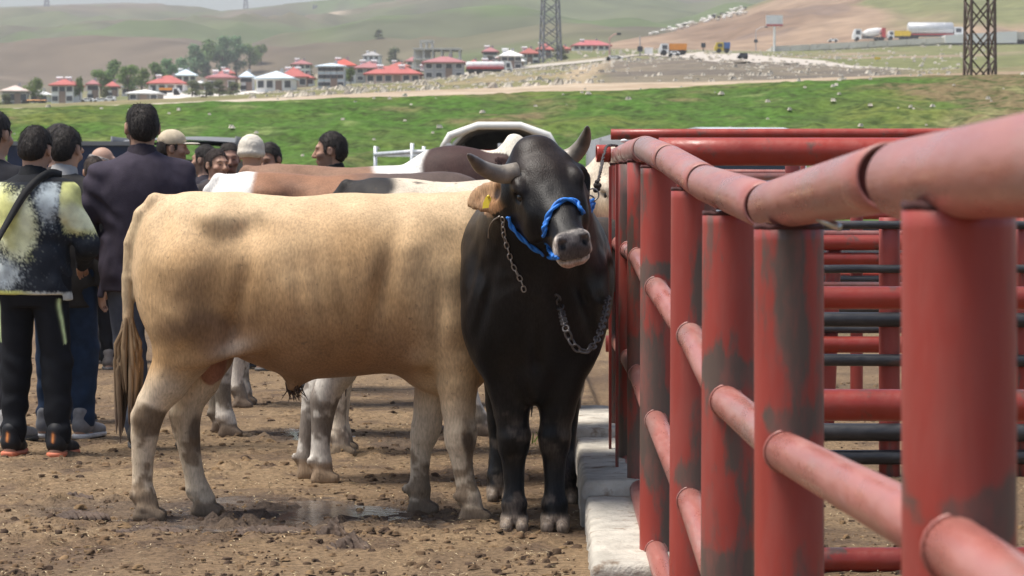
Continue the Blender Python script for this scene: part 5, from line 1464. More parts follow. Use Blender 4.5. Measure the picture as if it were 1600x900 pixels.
def pickup(label, px, py_foot_s, rz, paint_, cat="truck", kind=None, w=1.7, L=4.6, bedz=.75, top=None):
    s = py_foot_s; root = thing("parked_truck", label, cat, ((px - 800) / s, F / s, 0), rz)
    # long axis y: bed towards -y, cab towards +y
    mb = MB(); mb.box((-w / 2, -L / 2, .45), (w / 2, .5, bedz)); mb.build("bed_floor", paint_, root)
    for sd in (-1, 1): MB().box((sd * w / 2 - .03, -L / 2, bedz), (sd * w / 2 + .03, .5, bedz + .45)).build("bed_side", paint_, root)
    MB().box((-w / 2 + .04, -L / 2 - .04, bedz), (w / 2 - .04, -L / 2 + .01, bedz + .45)).build("tailgate", paint_, root)
    c = MB(); c.add([(-w / 2, .52, .45), (w / 2, .52, .45), (w / 2, L / 2, .45), (-w / 2, L / 2, .45), (-w / 2, .52, 1.05), (w / 2, .52, 1.05), (w / 2, L / 2, .98), (-w / 2, L / 2, .98), (-w / 2 + .12, .62, 1.72), (w / 2 - .12, .62, 1.72), (w / 2 - .12, 1.35, 1.72), (-w / 2 + .12, 1.35, 1.72), (-w / 2, 2.0, 1.02), (w / 2, 2.0, 1.02)],
                    [(0, 3, 2, 1), (0, 1, 5, 4), (1, 2, 6, 13, 5), (3, 0, 4, 12, 7), (2, 3, 7, 6), (4, 5, 9, 8), (8, 9, 10, 11), (11, 10, 13, 12), (12, 13, 6, 7), (5, 13, 10, 9), (12, 4, 8, 11)])
    cab = c.build("cab", paint_, root)
    MB().box((-w / 2 + .18, .50, 1.15), (w / 2 - .18, .595, 1.6)).build("rear_window", m_glass, cab)
    for sd in (-1, 1):
        for y in (-L / 2 + .8, L / 2 - .8): wheel(root, sd * (w / 2 - .08), y)
    return root, w, L, bedz
def arch(mb, w, z0, zt, y0, y1, th, n=16, p=2.6):
    V = []; Fs = []
    for y in (y0, y1):
        for off in (0, th):
            for k in range(n + 1):
                a = math.pi * k / n; c, s_ = math.cos(a), math.sin(a)
                V.append((-(w / 2 - off) * math.copysign(abs(c)**(2 / p), c), y, z0 + (zt - z0 - off) * abs(s_)**(2 / p)))
    m = n + 1
    for k in range(n):
        Fs += [(k, k + 1, 2 * m + k + 1, 2 * m + k), (m + k + 1, m + k, 3 * m + k, 3 * m + k + 1), (k + 1, k, m + k, m + k + 1), (2 * m + k, 2 * m + k + 1, 3 * m + k + 1, 3 * m + k)]
    return mb.add(V, Fs)
t1, w, L, bz = pickup("white truck with an arched pale canvas canopy, its open back towards the cattle", 781, 104, 0, m_white, w=1.66)
zt = H + (HY - 198) / 104
mb = MB(); arch(mb, 1.70, bz + .45, zt, -L / 2, .45, .035); can = mb.build("canopy", m_canvas, t1, True)
for y in (-L / 2 + .10, -.9, -.2, .40): 
    mb = MB(); arch(mb, 1.60, bz + .45, zt - .045, y, y + .04, .04); mb.build("canopy_bow", m_darkin, can)
mb = MB(); arch(mb, 1.62, bz + .3, zt - .04, .36, .40, .9); mb.build("canopy_end", m_darkin, can)
mb = MB(); mb.tube([(-.83, -L / 2 + .0, zt - .42), (-.7, -L / 2 - .02, zt - .18), (-.3, -L / 2 - .02, zt - .04), (.3, -L / 2 - .02, zt - .04), (.7, -L / 2 - .02, zt - .18), (.83, -L / 2, zt - .42)], .055, 8); mb.build("canvas_roll", m_canvas, can, True)
MB().box((-.78, -L / 2 - .02, zt - .46), (.78, -L / 2 + .03, zt - .38)).build("tail_bar", m_bedred, t1)
for x in (-.72, .02, .72): MB().box((x - .04, -L / 2 - .06, zt - .40), (x + .04, -L / 2 - .02, zt - .29)).build("lamp", m_white, t1)
t2, w, L, bz = pickup("white pickup with galvanised bed rails, left of the canopied truck", 672, 100, .25, m_white, w=1.6)
for z in (1.62, 1.95):
    for a, b in (((-.78, -2.25), (-.78, .45)), ((.78, -2.25), (.78, .45)), ((-.78, -2.25), (.78, -2.25)), ((-.78, .45), (.78, .45))):
        MB().tube([(a[0], a[1], z), (b[0], b[1], z)], .035 if z > 1.8 else .025, 8).build("bed_rail", m_galv, t2, True)
for x in (-.78, 0, .78):
    for y in (-2.25, .45): MB().tube([(x, y, 1.2), (x, y, 2.08)], .03, 8).build("rail_post", m_galv, t2, True)
t3, w, L, bz = pickup("truck under a flat dark grey tarpaulin behind the red fence corner", 1000, 100, .04, m_navy, w=1.6)
mb = MB(); V = []
nx, ny = 14, 8
for i in range(nx + 1):
    for j in range(ny + 1):
        x = -.8 + 1.6 * j / ny; y = -2.3 + 3.0 * i / nx
        V.append((x, y, 2.26 - .10 * (abs(x) / .8)**3 - .05 * math.sin(y * 3)**2 - .12 * (i == 0) - .9 * (j in (0, ny)) * 0))
mb.add(V, [(i * (ny + 1) + j, i * (ny + 1) + j + 1, (i + 1) * (ny + 1) + j + 1, (i + 1) * (ny + 1) + j) for i in range(nx) for j in range(ny)])
mb.box((-.80, -2.3, 1.15), (-.77, .7, 2.15)); mb.box((.77, -2.3, 1.15), (.80, .7, 2.15)); mb.box((-.80, -2.33, 1.15), (.80, -2.29, 2.12))
tm_ = mb.build("tarpaulin", m_grey, t3, True)
# pale van with a raked windscreen
s = 96; van = thing("parked_van", "pale van with a wide raked windscreen seen above the red top pipes", "van", ((1160 - 800) / s, F / s, 0), .15); w2 = .86
mb = MB(); prof = [(-1.0, .4), (-1.0, 1.5), (-.82, 2.18), (-.55, 2.36), (.25, 2.42), (3.2, 2.35), (3.3, .4)]
hw = [w2, w2, w2 * .92, w2 * .86, w2 * .86, w2 * .86, w2]
V = [(-h_, y, z) for (y, z), h_ in zip(prof, hw)] + [(h_, y, z) for (y, z), h_ in zip(prof, hw)]
n = len(prof); Fs = [tuple(range(n)), tuple(range(2 * n - 1, n - 1, -1))] + [(i, n + i, n + (i + 1) % n, (i + 1) % n) for i in range(n)]
vb = mb.add(V, Fs).build("body", m_galv, van)
MB().add([(-.72, -1.005, 1.55), (.72, -1.005, 1.55), (.68, -.835, 2.15), (-.68, -.835, 2.15)], [(0, 1, 2, 3)]).build("windscreen", m_glass, vb)
for sd in (-1, 1):
    MB().box((sd * .60 - .12, -1.05, .85), (sd * .60 + .12, -.99, 1.05)).build("headlight", m_white, van)
    for y in (-.2, 2.5): wheel(van, sd * .78, y)
t4, w, L, bz = pickup("truck with a sagging grey tarp roof and dark inside, behind the men's heads", 305, 98, -.03, m_navy, w=1.7)
mb = MB(); V = []
for i in range(15):
    for j in range(9):
        x = -.95 + 1.9 * j / 8; y = -2.3 + 2.35 * i / 14
        V.append((x, y, 2.20 + .05 * math.cos(x * 1.6) - .04 * abs(math.sin(y * 2.4)) + .03 * y))
mb.add(V, [(i * 9 + j, i * 9 + j + 1, i * 9 + 10 + j, i * 9 + 9 + j) for i in range(14) for j in range(8)])
mb.add([(x, y, z - .07) for x, y, z in V], [(i * 9 + 9 + j, i * 9 + 10 + j, i * 9 + j + 1, i * 9 + j) for i in range(14) for j in range(8)])
mb.box((-.96, -2.31, 2.0), (-.93, .05, 2.2)); mb.box((.93, -2.31, 2.0), (.96, .05, 2.2))
mb.build("tarp_roof", m_grey, t4, True)
for x in (-.8, .8):
    for y in (-2.2, -1.1, 0): MB().tube([(x, y, 1.2), (x, y, 2.1)], .03, 8).build("roof_post", m_darkin, t4)
MB().box((-.82, -2.2, 1.2), (.82, 0, 1.85)).build("shade_block", m_darkin, t4)  # added dark block, stands in for the shade under the tarp
t5, w, L, bz = pickup("navy blue pickup cab behind the boy and the bald man", 130, 104, .05, m_navy, w=1.75)
MB().box((-.86, -2.2, bz + .1), (.86, .45, 2.02)).build("load_cover", m_navy, t5)
MB().box((-.90, -2.24, 2.02), (.90, .50, 2.08)).build("cover_rim", m_grey, t5)

# ------------------------------------------------------------------ the lattice mast on the bank and its boulders
m_mast = pm("rusty_mast", (.10, .07, .055), rough=.7, var=.3, scale=8)
def lattice(name, label, cat, base, wb, wt, h, panels, rleg, rbr, mat, rz=0.0, group=None):
    root = thing(name, label, cat, base, rz, group)
    cr = lambda f, i: np.array([(wb + (wt - wb) * f) / 2 * (1, 1, -1, -1)[i], (wb + (wt - wb) * f) / 2 * (1, -1, -1, 1)[i], h * f])
    for i in range(4): MB().tube([cr(0, i) - [0, 0, .4], cr(1, i)], rleg, 6).build("leg", mat, root)
    for k in range(panels):
        f0, f1 = k / panels, (k + 1) / panels
        for i in range(4):
            j = (i + 1) % 4
            MB().tube([cr(f0, i), cr(f1, j)], rbr, 5).build("brace", mat, root); MB().tube([cr(f0, j), cr(f1, i)], rbr, 5).build("brace", mat, root)
    return root
g = W(1531, 139, 50.0)
lattice("lattice_mast", "rusty lattice power mast standing among boulders on the bank at the right", "pylon", g, .80, .70, 4.6, 5, .048, .028, m_mast, .12)
for (dx, r, fl, lab) in [(-.62, .26, .7, "pale boulder at the left foot of the rusty mast"), (-.30, .22, .8, "flat pale boulder before the mast's left leg"), (.05, .34, .6, "largest boulder between the legs of the mast"), (.42, .22, .8, "small grey boulder inside the mast's right leg"), (.78, .33, .65, "pale boulder at the right foot of the rusty mast"), (.98, .24, .7, "boulder farthest right of the mast")]:
    S = SDF()
    for _ in range(7): S.ell((rnd.uniform(-.5, .5) * r, rnd.uniform(-.4, .4) * r, rnd.uniform(0, .4) * r), (r * rnd.uniform(.5, .8), r * rnd.uniform(.5, .8), r * fl * rnd.uniform(.5, .8)), k=.01)
    S.post = lambda P: .04 * fbm(P, 5, 3, 8)
    Vd, Qd = S.mesh(.045)
    o = link("boulder", mesh_np("boulder", Vd, Qd), m_stone, None, True, tuple(g + [dx, -.5 + rnd.uniform(-.2, .2), -.02])); tag(o, lab, "boulder", "boulders round the mast")

# ------------------------------------------------------------------ village
ROOFM = {}
def cm(c, r=.8):
    k = tuple(c)
    if k not in ROOFM: ROOFM[k] = pm("house_paint", c, rough=r, var=.10, scale=.6)
    return ROOFM[k]
m_win = pm("window_glass", (.07, .075, .085), rough=.15)
m_frame = pm("window_frame", (.62, .60, .57), rough=.6)
RD, PK, WH, BL, GR, CRM = (.42, .115, .10), (.36, .15, .15), (.80, .79, .76), (.60, .70, .76), (.36, .35, .34), (.60, .47, .37)
def house(label, pl, pr, base, eave, ridge, wallc, roofc, st=2, nw=3, rz=0.0, heater=0, depth=None):
    g = ground_far((pl + pr) / 2, base); s = F / g[1]
    w = (pr - pl) / s; he = (base - eave) / s; hr = (base - ridge) / s; d = depth or max(7, w * .75)
    root = thing("house", label, "house", g + [0, d / 2, 0], rz, "houses of the village below the hills")
    ww, dd = w / 2 - .45, d / 2 - .45
    MB().box((-ww, -dd, -2.5), (ww, dd, he)).build("wall", cm(wallc), root)
    o = .45; rl = max(0, ww - dd * .9) if ww > dd else 0; rd = max(0, dd - ww) if dd > ww else 0
    E = [(-ww - o, -dd - o, he), (ww + o, -dd - o, he), (ww + o, dd + o, he), (-ww - o, dd + o, he)]
    Lw = [(x, y, he - .18) for x, y, z in E]; Rg = [(-rl - .05, -rd, hr), (rl + .05, -rd, hr), (rl + .05, rd + .05, hr), (-rl - .05, rd + .05, hr)]
    Fs = [(3, 2, 1, 0)] + [(i, (i + 1) % 4, 4 + (i + 1) % 4, 4 + i) for i in range(4)] + [(4, 5, 9, 8), (5, 6, 10, 9), (6, 7, 11, 10), (7, 4, 8, 11), (8, 9, 10, 11)]
    rf = MB().add(Lw + E + Rg, Fs).build("roof", cm(roofc), root)
    MB().box((ww * .3 - .25, -.25, he + .3), (ww * .3 + .25, .25, hr + .4)).build("chimney", cm(GR), rf)
    for k in range(heater):
        x = -ww * .5 + ww * k * .8; zz = (he + hr) / 2 + .3
        mb = MB(); zz -= .5; mb.add([(x - .5, -dd * .5, zz), (x + .4, -dd * .5, zz), (x + .5, -dd * .4, zz + .7), (x - .4, -dd * .4, zz + .7)], [(0, 1, 2, 3), (3, 2, 1, 0)]); mb.tube([(x - .55, -dd * .4, zz + .85), (x + .55, -dd * .4, zz + .85)], .2, 8)
        mb.build("water_heater", cm((.75, .75, .75), .4), rf)
    wm, fm = .95, 1.1
    for q in range(st):
        zc = he * (q + .55) / st; hh = min(fm, he / st * .5)
        for k in range(nw):
            x = -ww + 2 * ww * (k + .5) / nw
            if q == 0 and k == nw // 2 and nw > 1:
                MB().box((x - .55, -dd - .06, 0), (x + .55, -dd + .02, min(2.1, he * .8))).build("door", cm((.28, .20, .16)), root); continue
            f = MB().box((x - wm / 2 - .12, -dd - .05, zc - hh / 2 - .12), (x + wm / 2 + .12, -dd + .03, zc + hh / 2 + .12)).build("window", m_frame, root)
            MB().box((x - wm / 2, -dd - .075, zc - hh / 2), (x + wm / 2, -dd - .045, zc + hh / 2)).build("pane", m_win, f)
    return root
house("grey house with a rusty white hip roof at the far left edge", -4, 42, 165, 142, 133, (.20, .19, .20), (.60, .48, .42), 1, 4, .1)
house("white two storey house with a red roof, leftmost of the red roofed ones", 78, 121, 163, 133, 123, WH, RD, 2, 3, -.1, 2)
house("narrow white house right of the leftmost red roofed house", 130, 153, 160, 133, 126, WH, PK, 2, 2, .1)
house("low stone shed with a white tin roof beside the orange dump truck", 195, 252, 159, 145, 139, (.22, .20, .18), WH, 1, 3)
house("white house under a wide red roof behind the stone shed", 228, 291, 151, 134, 121, WH, RD, 1, 4, 0, 1)
house("blue white roofed house among the tall trees", 268, 306, 141, 119, 109, WH, BL, 2, 3, .15, 1)
house("brown house with a faded pink roof half hidden by bushes", 320, 370, 149, 123, 115, (.25, .19, .15), PK, 1, 4, 0, 2)
house("small white house with dark windows left of the pale hip roof", 372, 397, 146, 122, 113, WH, BL, 2, 2)
house("red roofed house just behind the pale hip roof", 434, 480, 139, 121, 105, CRM, RD, 1, 3, .1, 2)
house("white house with a pale blue hip roof and dark windows beside the concrete yard", 397, 462, 144, 122, 110, WH, BL, 1, 4, -.05)
house("house with an orange red roof rising behind the pale blue building", 514, 558, 131, 101, 90, WH, (.50, .10, .07), 2, 3, 0, 1)
house("pale blue three storey building with a low roof in the middle of the village", 492, 541, 137, 102, 97, (.52, .60, .64), BL, 3, 4)
house("house with a dark pink roof in the middle of the village", 550, 602, 129, 106, 95, GR, PK, 2, 3, .05, 2)
house("long pink and cream house with a bright red roof", 568, 661, 130, 113, 100, (.58, .42, .36), RD, 1, 6, -.03, 3)
house("grey two storey house with a pink hip roof in front of the unfinished frame", 658, 729, 123, 95, 85, (.40, .40, .42), PK, 2, 4)
house("house with a faded pink roof behind the white tanker", 745, 787, 112, 101, 94, GR, (.42, .2, .19), 1, 3, 0, 1)
house("dark walled house with a white roof right of the white tanker", 776, 816, 109, 86, 77, (.2, .2, .2), WH, 2, 3, .1, 1)
house("white house with a rusty red roof left of the far lattice tower", 808, 843, 97, 79, 70, WH, (.34, .10, .08), 2, 3, .1, 1)
house("white house with a red roof behind the far lattice tower", 836, 866, 92, 78, 68, WH, RD, 2, 2, 0, 1)
house("long low house with a pink red roof at the foot of the brown hill", 892, 956, 78.5, 70, 61, WH, (.42, .12, .12), 1, 6, .05, 1)
house("small white house left of the pale blue building", 462, 492, 136, 122, 116, WH, RD, 1, 3)
house("white shed with a flat roof between the dark windowed house and the bushes", 300, 322, 142, 130, 127, WH, WH, 1, 2)
house("little white house with a white roof above the stone shed", 184, 212, 150, 136, 130, WH, WH, 1, 2, .1)
house("cream house with a rust roof peeping above the long bright red roof", 604, 640, 117, 106, 99, CRM, (.42, .12, .09), 1, 3, .1, 1)
house("white house with a red roof at the white tanker's cab end", 728, 752, 108, 96, 89, WH, RD, 1, 2)
house("white barn roof low beside the far lattice tower's left foot", 796, 822, 104, 95, 90, WH, WH, 1, 2)
house("small white house at the left edge of the white rubble", 868, 893, 86, 78, 73, WH, RD, 1, 2)
house("white two storey house behind the parked white van", 160, 184, 155, 138, 130, WH, RD, 2, 2, .1)
house("tall pale apartment house behind the small white house left of the pale blue building", 452, 486, 127, 99, 92, WH, PK, 3, 3, .1, 1)
house("white three storey house behind the white tanker", 752, 780, 103, 80, 73, WH, PK, 3, 3, 0, 1)
house("white house high behind the bushes, left of the pale blue hip roof", 338, 366, 136, 113, 105, WH, RD, 2, 3, .1, 1)
house("white house with a grey roof behind the long bright red roof's left end", 566, 596, 113, 95, 88, WH, GR, 2, 3, -.1, 1)
house("white house with a pink roof behind the long bright red roof's right end", 630, 656, 112, 95, 88, WH, PK, 2, 2, .1)
house("low white house at the far left between the grey house and the red roof", 44, 76, 161, 148, 141, WH, WH, 1, 3)
# unfinished concrete frame
g = ground_far(683, 113); s = F / g[1]
fr = thing("unfinished_building", "unfinished concrete frame building of bare slabs and columns above the village", "building", g + [0, 4, 0])
x0, x1 = (645 - 683) / s, (721 - 683) / s
for z_py in (110, 95, 79): 
    z = (113 - z_py) / s; MB().box((x0, -4, z - .18), (x1, 6, z + .18)).build("slab", cm((.50, .49, .46)), fr)
for k in range(6):
    x = x0 + .4 + (x1 - x0 - .8) * k / 5
    for y in (-3.6, 5.5): MB().box((x - .22, y - .22, -2), (x + .22, y + .22, (113 - 79) / s - .18)).build("column", cm((.46, .45, .42)), fr)
tx0, tx1 = (655 - 683) / s, (677 - 683) / s
MB().box((tx0, -3, (113 - 68) / s), (tx1, 3, (113 - 65) / s)).build("slab", cm((.50, .49, .46)), fr)
for x in (tx0 + .3, tx1 - .3, (tx0 + tx1) / 2):
    for y in (-2.7, 2.7): MB().box((x - .2, y - .2, (113 - 79) / s + .18), (x + .2, y + .2, (113 - 68) / s)).build("column", cm((.46, .45, .42)), fr)
MB().box((x0 + .3, 1, 0), (x0 + 3.5, 5.2, (113 - 80) / s)).build("infill_wall", cm((.55, .54, .52)), fr)

# ------------------------------------------------------------------ trees
m_leaf = pm("leaves", (.1, .2, .05), rough=.8, var=.25, scale=.8, attr=True, spec=.05)
_n = m_leaf.node_tree.nodes; _b = _n["Principled BSDF"]; _t = _n.new("ShaderNodeBsdfTranslucent"); _m = _n.new("ShaderNodeMixShader"); _m.inputs[0].default_value = .5
m_leaf.node_tree.links.new(_b.inputs["Base Color"].links[0].from_socket, _t.inputs[0])
m_leaf.node_tree.links.new(_b.outputs[0], _m.inputs[1]); m_leaf.node_tree.links.new(_t.outputs[0], _m.inputs[2])
m_leaf.node_tree.links.new(_m.outputs[0], [q for q in _n if q.type == 'OUTPUT_MATERIAL'][0].inputs[0])
m_bark = pm("bark", (.12, .09, .065), rough=.9, var=.3, scale=2)
def tree_mesh(seed, tall, col):
    r = random.Random(seed); mt = MB(); h = 1.0
    mt.tube([(0, 0, -.06), (.01, 0, .2), (0, .01, .5), (.01, 0, .8)], [.030, .024, .016, .006], 6)
    blobs = []
    for k in range(11):
        a = r.uniform(0, 6.28); z = r.uniform(.22, .88); rr = (.20 if tall else .32) * math.sin(min(1, (z - .1) / .75) * math.pi * .88 + .15) * r.uniform(.35, 1)
        c = (rr * math.cos(a), rr * math.sin(a), z); blobs.append((c, r.uniform(.09, .15) * (1 if tall else 1.2)))
        mt.tube([(0, 0, z * .55), (c[0] * .5, c[1] * .5, z * .8), c], [.010, .007, .003], 4, False)
    V = []; C = []
    for c, R in blobs:
        tone = r.uniform(.65, 1.35)
        for k in range(150):
            u = np.array([r.gauss(0, 1) for _ in range(3)]); u /= np.linalg.norm(u); p = np.array(c) + u * R * r.uniform(.45, 1.15)
            a = np.array([r.gauss(0, 1) for _ in range(3)]); a /= np.linalg.norm(a); b = np.cross(a, u); sz = r.uniform(.020, .042)
            V += [p - a * sz, p + b * sz * .7, p + a * sz, p - b * sz * .7]; C += [np.array(col) * tone * r.uniform(.75, 1.3)] * 4
    lm = mesh_np("crown", np.array(V), np.arange(len(V)).reshape(-1, 4)); paint(lm, np.array(C)); lm.materials.append(m_leaf)
    tm_ = mt.mesh("trunk"); tm_.materials.append(m_bark)
    return tm_, lm
TV = [tree_mesh(11, True, (.20, .29, .12)), tree_mesh(12, True, (.17, .27, .14)), tree_mesh(13, False, (.17, .25, .085)), tree_mesh(14, False, (.20, .26, .095)), tree_mesh(15, False, (.16, .18, .10))]
def tree(label, px, base, hpx, wpx, v):
    g = ground_far(px, base); s = F / g[1]; root = thing("tree", label, "tree", g, rnd.uniform(0, 6), "trees among the village houses")
    for nm, m in zip(("trunk", "crown"), TV[v]): link(nm, m, None, root)
    wx = 1.3 * wpx / s / (.62 if v < 2 else .85); root.scale = (wx, wx, hpx / s)
GT = "leafy tree in the tall green stand behind the left houses"
for px, b, h_, w_, v in [(158, 151, 46, 34, 2), (178, 150, 56, 34, 0), (200, 150, 54, 36, 2), (222, 148, 46, 34, 3), (243, 144, 44, 36, 0), (262, 138, 50, 36, 1), (284, 134, 62, 36, 1), (305, 130, 66, 38, 1), (326, 128, 70, 40, 0), (348, 126, 72, 40, 1), (369, 124, 68, 38, 1), (390, 122, 52, 34, 2), (408, 120, 34, 26, 3)]:
    i_ = [158, 178, 200, 222, 243, 262, 284, 305, 326, 348, 369, 390, 408].index(px)
    tree(("tree in the left stand above the village, " + ["leftmost of all", "second from its left end", "third from its left end", "low one above the stone shed", "left of the wide red roof", "directly above the wide red roof", "behind the blue white roof's left half", "behind the blue white roof's right half", "in its tall middle", "tallest of all", "right of the tallest tree", "second from its right end", "lowest and rightmost"][i_]), px, b, h_, w_, v)
tree("pale green tree between the grey house and the leftmost red roof", 55, 163, 46, 34, 3)
tree("slim pale green tree right of the leftmost red roofed house", 125, 162, 46, 16, 3)
tree("small tree at the far left edge before the grey house", 8, 168, 20, 26, 4)
for px, b, h_, w_ in [(300, 153, 26, 34), (322, 153, 24, 34), (343, 152, 26, 34), (365, 151, 22, 30), (168, 160, 24, 26)]: tree({300: "round bush left of the faded pink roof", 322: "round bush below the faded pink roof's left half", 343: "round bush below the faded pink roof's right half", 365: "small round bush just left of the dark windowed white house", 168: "round bush behind the parked white cars"}[px], px, b, h_, w_, 4)
tree("tree standing left of the unfinished frame", 618, 112, 30, 34, 4)
tree("thin pale tree right of the pale blue building", 548, 134, 32, 18, 3)
tree("grey green tree right of the far lattice tower", 876, 93, 25, 28, 4)
tree("small dark tree behind the red roofed house in mid village", 484, 124, 24, 26, 4)
tree("bushy tree on the skyline of the village left of the unfinished frame", 592, 105, 14, 18, 4)

# ------------------------------------------------------------------ far traffic, poles, overpass, sheep
m_orange = pm("orange_paint", (.68, .26, .03), rough=.5); m_yellow = pm("yellow_paint", (.72, .50, .03), rough=.5); m_redp = pm("red_truck_paint", (.45, .05, .05), rough=.5); m_bluep = pm("blue_paint", (.06, .16, .5), rough=.5); m_dkv = pm("dark_paint", (.035, .04, .05), rough=.35); m_silver = pm("tank_silver", (.50, .51, .52), rough=.45, metal=.2)
def wheels(root, xs_, w, r=.5):
    for x in xs_:
        for y in (-w / 2 + .1, w / 2 - .1): MB().tube([(x, y - .14, r), (x, y + .14, r)], r, 12).build("wheel", m_tyre, root)
def truck(label, pl, pr, base, top, body, bodymat, cabmat=None, flip=False, cabf=.27, at=None, cat="truck", tilt=0.0):
    g = ground_far((pl + pr) / 2, base) if at is None else W((pl + pr) / 2, base, at); s = F / g[1]; L = (pr - pl) / s; h = (base - top) / s; w = min(2.5, L * .5)
    root = thing("truck", label, cat, g, math.pi if flip else 0)
    if flip is None: root.rotation_euler[2] = 0
    a, b = -L / 2, L / 2; cl = L * cabf; cm_ = cabmat or m_white
    c = MB(); ch = min(h, 2.9); c.add([(a, -w / 2, .5), (a, w / 2, .5), (a + cl, w / 2, .5), (a + cl, -w / 2, .5), (a, -w / 2, ch * .5), (a, w / 2, ch * .5), (a + cl * .25, -w / 2 + .1, ch), (a + cl * .25, w / 2 - .1, ch), (a + cl, -w / 2 + .1, ch), (a + cl, w / 2 - .1, ch)],
        [(0, 1, 2, 3), (0, 4, 5, 1), (4, 6, 7, 5), (6, 8, 9, 7), (3, 2, 9, 8), (0, 3, 8, 6, 4), (1, 5, 7, 9, 2)]); cab = c.build("cab", cm_, root)
    for y in (-w / 2 - .02, w / 2 - .02): MB().box((a + cl * .35, y, ch * .55), (a + cl * .85, y + .06, ch * .88)).build("side_window", m_win, cab)
    MB().box((a + cl, -w / 2 + .3, .6), (b, w / 2 - .3, .95)).build("chassis", m_dkv, root)
    if body == 'dump': MB().add([(a + cl + .15, -w / 2, .96), (b, -w / 2, .96), (b, w / 2, .96), (a + cl + .15, w / 2, .96), (a + cl + .05, -w / 2 - .1, h), (b + .1, -w / 2 - .1, h), (b + .1, w / 2 + .1, h), (a + cl + .05, w / 2 + .1, h)], [(3, 2, 1, 0), (4, 5, 6, 7), (0, 1, 5, 4), (1, 2, 6, 5), (2, 3, 7, 6), (3, 0, 4, 7)]).build("dump_body", bodymat, root)
    if body == 'tank':
        zc = .96 + (h - .96) / 2; r_ = (h - .96) / 2; mb = MB(); mb.tube([(a + cl + .1, 0, zc), (a + cl + .35, 0, zc), (b - .25, 0, zc), (b, 0, zc)], [r_ * .75, r_, r_, r_ * .75], 16); tk = mb.build("tank", bodymat, root, True)
        MB().box((a + cl + .2, -w / 2 - .02, .96), (b - .1, w / 2 + .02, 1.25)).build("side_skirt", m_redp, root)
        for f in (.2, .4, .6, .8):
            x = a + cl + (b - a - cl) * f; MB().tube([(x, 0, zc), (x + .12, 0, zc)], r_ * 1.03, 16).build("tank_band", m_galv, tk, True)
    if body == 'mixer':
        m0, m1 = a + cl + .3, b - .2; mb = MB(); mb.tube([(m0, 0, h * .52), (m0 + .3 * (m1 - m0), 0, h * .62), (m0 + .7 * (m1 - m0), 0, h * .72), (m1 - .3, 0, h * .88)], [h * .18, h * .34, h * .32, h * .14], 14); mb.build("drum", cm((.70, .68, .66)), root, True)
        MB().box((b - .9, -w / 2, .9), (b, w / 2, h)).build("hopper", m_redp, root)
    wheels(root, [a + cl * .5, b - .9, b - 2.1] if L > 5 else [a + cl * .5, b - .6], w)
    return root
def car(label, pl, pr, base, top, mat, at=None, van=False, end=False):
    g = ground_far((pl + pr) / 2, base) if at is None else W((pl + pr) / 2, base, at); s = F / g[1]; L = (pr - pl) / s; h = (base - top) / s; w = 1.75
    root = thing("car", label, "van" if van else "car", g)
    if end: L, w = w, (pr - pl) / s; 
    a, b = -L / 2, L / 2; P = [(a, .3), (a, h * .58), (a + L * .14, h * .62), (a + L * .26, h), (b - L * (.04 if van else .2), h), (b, h * .62), (b, .3)]
    V = [(x, -w / 2 + (.12 if z > h * .9 else 0), z) for x, z in P] + [(x, w / 2 - (.12 if z > h * .9 else 0), z) for x, z in P]; n = len(P)
    bd = MB().add(V, [tuple(range(n - 1, -1, -1)), tuple(range(n, 2 * n))] + [(i, (i + 1) % n, n + (i + 1) % n, n + i) for i in range(n)]).build("body", mat, root)
    for y in (-w / 2 - .0, w / 2 - .06): MB().box((a + L * .28, y + .03, h * .66), (b - L * .22, y + .09 - .06, h * .92)).build("side_window", m_win, bd)
    for x in (a + L * .2, b - L * .2):
        for y in (-w / 2 + .1, w / 2 - .1): MB().tube([(x, y - .1, .31), (x, y + .1, .31)], .31, 12).build("wheel", m_tyre, root)
    return root
truck("orange dump truck with a white cab on the road left of the concrete yard", 250, 282, 153, 140.5, 'dump', m_orange, flip=True, cabf=.36)
car("white car parked below the narrow white house", 145, 172, 163.5, 154.5, m_white)
car("white van parked right of the cars below the narrow white house", 164, 181, 162.5, 151.5, m_white, van=True)
car("white car half hidden by the first parked white car", 126, 149, 162, 154, m_white)
truck("long orange trailer parked at the far left by the village", 38, 72, 168, 159.5, 'dump', m_orange, m_orange, cabf=.12, cat="trailer")
truck("long white tanker on the village road", 728, 801, 117.5, 96, 'tank', cm((.66, .66, .65)), flip=True, cabf=.16)
car("white car on the road below the brown hill, farthest left there", 945, 973, 95, 87, m_white)
truck("white truck with an orange dump body below the brown hill", 1029, 1072, 88, 69, 'dump', m_orange, cabf=.36)
car("white car parked in front of the orange dump truck under the brown hill", 1044, 1062, 88.8, 80, m_white)
truck("truck with yellow cab and blue back on the road under the brown hill", 1116, 1140, 82.5, 66, 'dump', m_bluep, m_yellow, cabf=.6)
car("dark van driving on the pale road", 1152, 1168, 94, 83.5, m_dkv, van=True)
